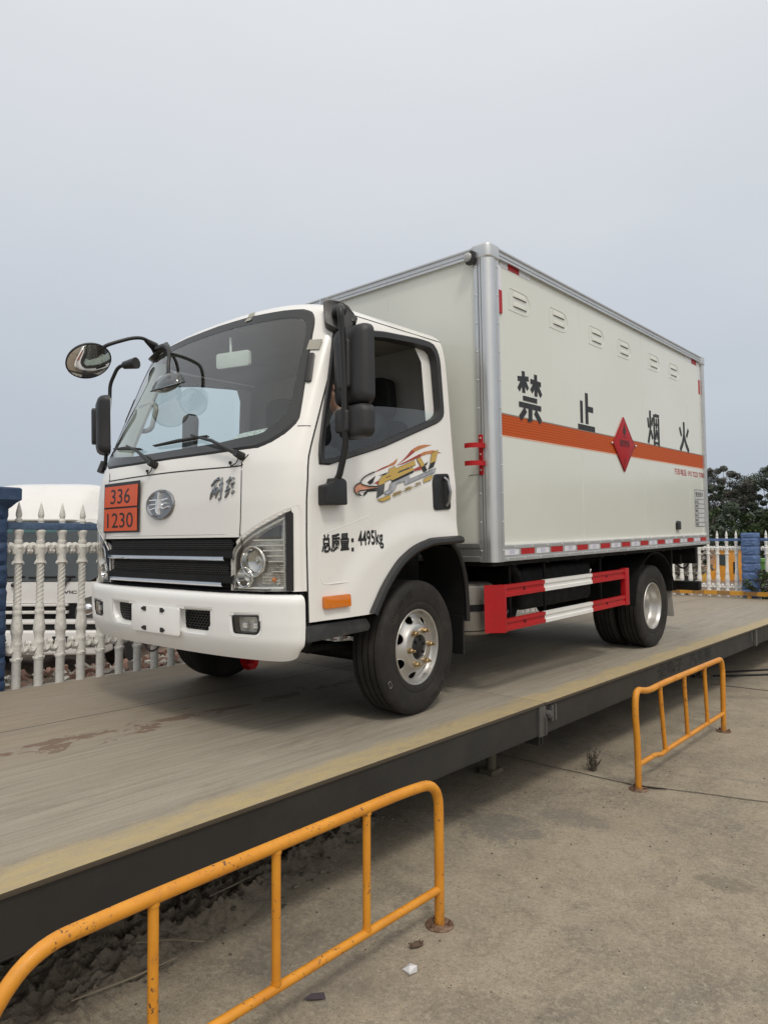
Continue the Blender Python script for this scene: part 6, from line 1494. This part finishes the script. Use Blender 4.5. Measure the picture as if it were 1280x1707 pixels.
# ------------------------------------------------------------------ the white truck behind the left fence
wt = thing('parked_truck', 'white truck with a high roof fairing parked facing the camera behind the left fence', 'truck', (-4.90, .16, GZ), (0, 0, .72))
def fr_(x, z, d=0):       # local: x to the right as seen, front at y=0
    k = 0 if z < 1.12 else (z - 1.12) * .24
    return Vector((x, -d + k + .05 * (x / .95) ** 4, z))
M_tw = PM('parked_truck_white', (.70, .69, .67), .3, coat=.4, var=.04, scale=2, dirt=((.5, .47, .42), .25))
q = MB(); us = [-.95 + .1 * k for k in range(20)]; zs = cab_rows(.66, 1.86, .06)
grid(q, lambda x, z: fr_(x, z), us, zs, lambda x, z: abs(x) < .87 and 1.17 < z < 1.80 or abs(x) < .62 and .72 < z < .92)
for s in (1, -1): q.add([fr_(s * .95, .66), fr_(s * .95, 1.12), fr_(s * .95, 1.86), (s * .93, 1.7, 1.86), (s * .95, 1.7, .66)], [(0, 1, 2, 3, 4) if s > 0 else (4, 3, 2, 1, 0)])
q.add([(-.95, 1.7, .66), (.95, 1.7, .66), (.93, 1.7, 1.86), (-.93, 1.7, 1.86)], [(0, 1, 2, 3)]); q.add([fr_(-.95, 1.86), fr_(.95, 1.86), (.93, 1.7, 1.86), (-.93, 1.7, 1.86)], [(0, 1, 2, 3)])
q.build('cab', M_tw, wt)
q = MB()      # fairing: rounded wedge with a scooped right flank
n1, n2 = 16, 22; vs = []
for j in range(n1 + 1):
    v = j / n1; y = .16 + 1.5 * v; H = 1.855 + .46 * (1 - (1 - min(1, v * 2.2)) ** 2)
    for i in range(n2 + 1):
        u = -1 + 2 * i / n2; W = .93; e = (1 - abs(u) ** 5) ** .45; z = 1.85 + (H - 1.85) * e; x = W * u
        sc_ = math.exp(-(((u - .82) / .16) ** 2)) * (.12 * (1 - v)); vs.append((x, y + sc_ * 2.2 - .06 * (1 - abs(u) ** 2), z - .3 * sc_))
q.add(vs, [(j * (n2 + 1) + i, j * (n2 + 1) + i + 1, (j + 1) * (n2 + 1) + i + 1, (j + 1) * (n2 + 1) + i) for j in range(n1) for i in range(n2)])
q.add([vs[i] for i in range(n2 + 1)] + [(vs[i][0], vs[i][1], 1.84) for i in range(n2 + 1)], [(i, n2 + 1 + i, n2 + 2 + i, i + 1) for i in range(n2)])
q.build('roof_fairing', M_tw, wt, angle=60)
q = MB(); disc(q, resample(rpoly([(-.89, 1.15), (.89, 1.15), (.86, 1.82), (-.86, 1.82)], .08), 60, (0, 1.5)), (0, 1.5), lambda x, z: fr_(x, z, .012), 3); q.build('windscreen', PM('dark_windscreen', (.055, .065, .07), .06, var=.3, scale=3), wt)
q = MB(); disc(q, resample(rpoly([(-.84, 1.70), (.84, 1.70), (.83, 1.79), (-.83, 1.79)], .02), 60, (0, 1.745)), (0, 1.745), lambda x, z: fr_(x, z, .016), 2); q.build('sun_strip', PM('teal_sun_strip', (.045, .12, .13), .1), wt)
q = MB(); q.box((-.95, -.035, .665), (.95, .05, .70)); q.box((-.95, -.03, .78), (.55, .05, .815)); q.box((-.95, -.03, .865), (.55, .05, .895)); q.build('grille_bar', M_tw, wt, bevel=.01)
q = MB(); q.box((-.64, .02, .69), (.64, .08, .93)); q.build('grille', M_blackm, wt)
q = MB(); q.box((-.97, -.10, .33), (.97, .25, .60)); q.build('bumper', M_tw, wt, bevel=.03, segs=3)
q = MB(); q.box((-.90, -.02, .60), (.90, .20, .67)); q.build('bumper_gap', M_blackm, wt)
for x in (-.62, .42):
    q = MB(); q.box((x, -.108, .45), (x + .2, -.09, .54)); q.build('bumper_slot', M_blackm, wt, bevel=.01)
for s in (1, -1):
    q = MB(); q.prism(rpoly([(.63, .74), (.95, .72), (.95, 1.02), (.72, .95), (.64, .86)], .03), lambda x, z, d: fr_(s * x, z, d), -.03, .025); h_ = q.build('headlight', PM('parked_headlamp', (.22, .22, .22), .12, .6, var=.5, scale=14), wt)
    q = MB(); q.ball(fr_(s * .77, .83, .03), .065, 12, 8, 0, (1, .4, 1)); q.build('reflector', M_chrome, h_)
    q = MB(); q.box((min(s * .62, s * .90), -.112, .42), (max(s * .62, s * .90), -.09, .50)); q.build('fog_lamp', PM('dark_fog_lamp', (.12, .12, .12), .2, .5), wt, bevel=.01)
    q = MB(); q.lathe([(.10, -.12), (.38, -.12), (.42, -.08), (.42, .08), (.38, .12), (.10, .12)], 32, 'x', c=(s * .82, 1.0, .42)); q.build('wheel', M_rubber, wt)
    q = MB(); q.tube(fillet([(s * .96, .2, 1.75), (s * 1.12, .08, 1.75), (s * 1.14, .06, 1.45), (s * 1.12, .06, 1.1)], .05), .012, 8); q.box((min(s * 1.08, s * 1.24), .04, 1.25), (max(s * 1.08, s * 1.24), .09, 1.62)); q.build('mirror', M_mirror_black, wt)
q = MB(); q.ribbon([(-.95, 1.075), (.95, 1.075)], .010, lambda x, z, d: fr_(x, z, d), .004); q.ribbon([(-.95, .94), (.95, .94)], .008, lambda x, z, d: fr_(x, z, d), .004); q.build('panel_gaps', M_gap, wt)
q = MB(); put_text(q, 'KVIC', lambda u, v: fr_(.44 + .20 * u, 1.005 + .035 * v, .004), off=.02); q.build('bonnet_lettering', M_ink, wt)
for x0, x1 in ((-.5, .05), (.1, .62)):
    q = MB(); q.tube([fr_(x0, 1.19, .03), fr_(x1, 1.20, .03)], .010, 6); q.tube([fr_(x1 - .05, 1.18, .03), fr_(x1 - .12, 1.11, .02)], .010, 6); q.ball(fr_(x1 - .12, 1.105, .02), .025, 8, 6); q.build('wiper', M_black, wt)
q = MB(); q.box((-.95, 1.8, .75), (.95, 6.0, 1.0)); q.box((-1.0, 1.85, 1.0), (1.0, 6.0, 1.55)); q.build('cargo_bed', M_tw, wt, bevel=.01)

# ------------------------------------------------------------------ machines and plants beyond the far fence
def far(u, v, depth): 
    return Vector(CAM_POS) + (fwd + rgt * ((u - 640) / 1174.53) - up * ((v - 853.5) / 1174.53)) * depth
M_org = PM('machine_orange', (.60, .25, .022), .45, var=.12, scale=4, dirt=((.30, .16, .05), .4))
M_mred = PM('machine_dull_red', (.15, .040, .032), .6, var=.2)
p = far(1208, 985, 20); mc = thing('loader', 'orange yellow loader with a dull red arm standing behind the far fence', 'loader', (p.x, p.y, GZ), (0, 0, .45))
q = MB(); q.prism(rpoly([(-.40, .35), (.62, .30), (.66, 1.28), (.50, 1.36), (-.26, 1.34), (-.32, .9), (-.55, .86)], .05), lambda a, b_, d: Vector((a, d, b_)), -.35, .6); bo = q.build('machine_body', M_org, mc, bevel=.02)
q = MB(); q.prism(rpoly([(-.20, .92), (-.02, .90), (-.02, 1.20), (-.20, 1.22)], .03), lambda a, b_, d: Vector((a, -.355 - d, b_)), 0, .01); q.build('machine_window', PM('machine_dark_glass', (.05, .06, .065), .1), mc)
q = MB(); q.box((.16, -.364, .68), (.205, -.352, 1.0)); q.build('vent_slot', M_blackm, mc); q = MB(); q.box((.25, -.364, .52), (.30, -.352, .62)); q.build('latch', M_blackm, mc)
q = MB(); q.box((.42, -.37, .78), (.66, -.353, .81)); q.box((.42, -.37, .70), (.66, -.353, .715)); q.build('body_rib', M_org, mc)
q = MB(); q.box((-.66, -.352, .40), (-.41, .2, .84)); q.build('side_step', PM('machine_pale_yellow', (.60, .34, .05), .5), mc, bevel=.02)
q = MB(); q.prism(rpoly([(.02, -.02), (.62, .12), (.60, .48), (.14, .50), (.02, .30)], .04), lambda a, b_, d: Vector((a, d, b_)), -.45, -.36); q.build('lift_arm', M_mred, mc, bevel=.01)
for x in (-.72, .55):
    q = MB(); q.lathe([(.10, -.12), (.33, -.12), (.38, -.08), (.38, .08), (.33, .12), (.10, .12)], 28, 'y', c=(x, .1, .38)); q.build('wheel', M_rubber, mc)
q = MB(); q.box((-.50, -.45, 1.42), (.66, .6, 1.46)); q.tube([(-.42, -.3, 1.3), (-.42, -.3, 1.44)], .02, 6); q.tube([(.58, -.3, 1.3), (.58, -.3, 1.44)], .02, 6); q.build('canopy', M_blackm, mc)
p = far(1316, 985, 16); sk = thing('green_bin', 'bright green metal bin behind the fence at the right edge of the photo', 'bin', (p.x, p.y, GZ), (0, 0, .6))
q = MB(); q.prism([(-.62, .1), (.62, .1), (.72, 1.16), (-.72, 1.16)], lambda a, b_, d: Vector((a, d, b_)), -.4, .4); q.build('bin_body', PM('bin_green', (.09, .24, .035), .5, var=.15), sk, bevel=.02)
q = MB(); q.box((-.76, -.44, 1.12), (.76, .44, 1.18)); q.build('bin_rim', PM('bin_rim_green', (.11, .28, .05), .45), sk)
for x in (-.4, 0, .4): q = MB(); q.box((x - .03, -.46, .15), (x + .03, -.395, 1.12)); q.build('bin_rib', PM('bin_rim_green', (.11, .28, .05), .45), sk)

# ------------------------------------------------------------------ trees and bushes
def leafmat(name, a, b, c):
    m, t = newmat(name); n = NT(t); oi = n.n('ShaderNodeNewGeometry')
    col = n.ramp(oi.outputs['Random Per Island'], (0.0, a), (.55, b), (1.0, c)); bs = n.bsdf(col, .6); return m
M_leaf = leafmat('dark_leaves', (.022, .034, .020), (.040, .058, .034), (.066, .090, .052))
M_leaf2 = leafmat('mid_leaves', (.022, .040, .016), (.045, .072, .026), (.080, .115, .045))
M_leaf3 = leafmat('brown_leaves', (.032, .035, .026), (.058, .058, .044), (.090, .088, .070))
M_bark = PM('bark', (.055, .045, .036), .9, var=.3, bump=.5)
def crown(rng, clumps, per, size, flat=.5):
    q = MB(); vs = []; fs = []
    for (cx, cy_, cz, R_) in clumps:
        for k in range(per):
            while True:
                d = Vector((rng.uniform(-1, 1), rng.uniform(-1, 1), rng.uniform(-1, 1)))
                if .12 < d.length < 1: break
            p = Vector((cx, cy_, cz)) + Vector((d.x * R_, d.y * R_, d.z * R_ * .8)); s_ = size * rng.uniform(.5, 1.25)
            a = Vector((rng.gauss(0, 1), rng.gauss(0, 1), rng.gauss(0, .7))).normalized(); b_ = a.orthogonal().normalized(); b_ = (b_ + a.cross(b_) * rng.uniform(-1, 1)).normalized()
            o = len(vs); vs += [p - a * s_, p + b_ * s_ * flat, p + a * s_, p - b_ * s_ * flat]; fs.append((o, o + 1, o + 2, o + 3))
    q.add(vs, fs); return q
def tree(loc, H, W, lab, mat, seed, cat='tree', group='trees beyond the far fence', open_=.5, base=.18, leaf=.10, per=150, nm='tree', ncl=46, conic=0):
    rng = random.Random(seed); root = thing(nm, lab, cat, loc, (0, 0, rng.uniform(0, 6)), group)
    q = MB(); top = Vector((rng.uniform(-.1, .1) * W, rng.uniform(-.1, .1) * W, H * .93)); mid = Vector((rng.uniform(-.06, .06) * W, rng.uniform(-.06, .06) * W, H * .5))
    tr = spline([(0, 0, 0), mid, top], 6); k = len(tr); q.tube(tr, [H * .022 * (1 - .85 * i / k) for i in range(k)], 8); cl = []
    for i in range(ncl):
        t = rng.uniform(base, 1.0) ** .9; z = H * t; env = W * .5 * ((1 - t) ** .55 * 1.15 + .10 if conic else (max(.02, 1 - abs((t - .50) / .56) ** 2.3)) ** .5)
        a = rng.uniform(0, 2 * pi); r_ = env * rng.uniform(.25, 1.0) ** .7; p = Vector((r_ * cos(a), r_ * sin(a), z)); cl.append((p.x, p.y, p.z, W * rng.uniform(.05, .12)))
        if i % 2 == 0:
            j = min(k - 1, max(1, int((t * .82) * k))); q.tube([tr[j], (tr[j] + p) / 2 + Vector((0, 0, -.03 * H)), p], [H * .007, H * .005, H * .002], 5)
    for i in range(int(14 * open_)):       # thin twigs that stand clear of the crown
        a = rng.uniform(0, 2 * pi); r_ = W * .4 * rng.uniform(.3, .9); p = Vector((r_ * cos(a), r_ * sin(a), H * rng.uniform(.7, 1.02))); q.tube([p * .75, p], [H * .004, H * .0015], 4); cl.append((p.x, p.y, p.z, W * .05))
    q.build('trunk', M_bark, root); crown(rng, cl, per, leaf).build('crown', mat, root, angle=80); return root
def groundat(u, depth): p = far(u, 950, depth); return (p.x, p.y, GZ)
tree(groundat(1206, 40), 5.6, 4.6, 'tall loose-crowned dark tree with bare twigs right behind the rear edge of the box', M_leaf3, 1, open_=1.8, per=260, leaf=.06)
tree(groundat(1246, 42), 5.2, 4.0, 'dark dense tree with a pointed top above the bright blue pillar', M_leaf, 2, per=460, leaf=.062, conic=1)
tree(groundat(1292, 39), 5.6, 4.4, 'dark dense tree cut off by the right edge of the photo', M_leaf, 3, per=460, leaf=.062, conic=1)
tree(groundat(1172, 38), 4.6, 3.8, 'leafy dark tree half hidden behind the box', M_leaf, 4, per=380, leaf=.062)
for i_, (u, d, H, W, lab, mt) in enumerate(((1190, 31, 2.9, 3.2, 'mid green bush low behind the fence beside the box', M_leaf2), (1228, 33, 2.7, 3.0, 'dark green bush behind the orange loader', M_leaf), (1262, 30, 2.7, 2.8, 'mid green bush behind the green bin', M_leaf2), (1300, 32, 3.0, 3.4, 'dark bush at the right edge behind the far fence', M_leaf), (1150, 30, 2.6, 3.0, 'dark bush behind the lower rear corner of the box', M_leaf))):
    tree(groundat(u, d), H, W, lab, mt, 40 + i_, 'bush', 'bushes beyond the far fence', .2, .05, .10, 170, 'bush', 34)
p = far(1268, 985, 11.9); tree((p.x, p.y, GZ), 1.02, .85, 'leafy shrub with orange tips growing through the fence right of the blue pillar', M_leaf2, 61, 'shrub', None, .4, .1, .032, 70, 'shrub', 22)
p = far(1290, 930, 11.8); tree((p.x, p.y, GZ), 1.45, .7, 'thin straggly shrub behind the fence at the right edge', M_leaf3, 62, 'shrub', None, .8, .35, .028, 30, 'shrub', 16)
p = far(1140, 985, 15); tree((p.x, p.y, GZ), 1.3, 1.6, 'bare grey brushwood behind the fence under the rear of the box', PM('dry_brush', (.30, .28, .25), .9, var=.4), 63, 'brushwood', None, .9, .1, .05, 30, 'brushwood', 22)

# belt of trees to the right of the photo; the glossy box side mirrors its outline
rng = random.Random(77); cl = []
for k in range(150):
    x = rng.uniform(6, 62); y = 46 - .25 * x + rng.uniform(-2, 2); h = 5.6 + 2.2 * mnoise.noise(Vector((x * .13, 0, 3))) + 1.2 * mnoise.noise(Vector((x * .5, 2, 3)))
    for j in range(3): cl.append((x + rng.uniform(-.8, .8), y, GZ + h * rng.uniform(.12, .92), rng.uniform(.9, 1.7)))
tag(crown(rng, cl, 60, .34).build('wood', M_leaf, angle=80), 'far-off belt of dark trees beyond the right side of the yard', 'wood', kind='stuff')
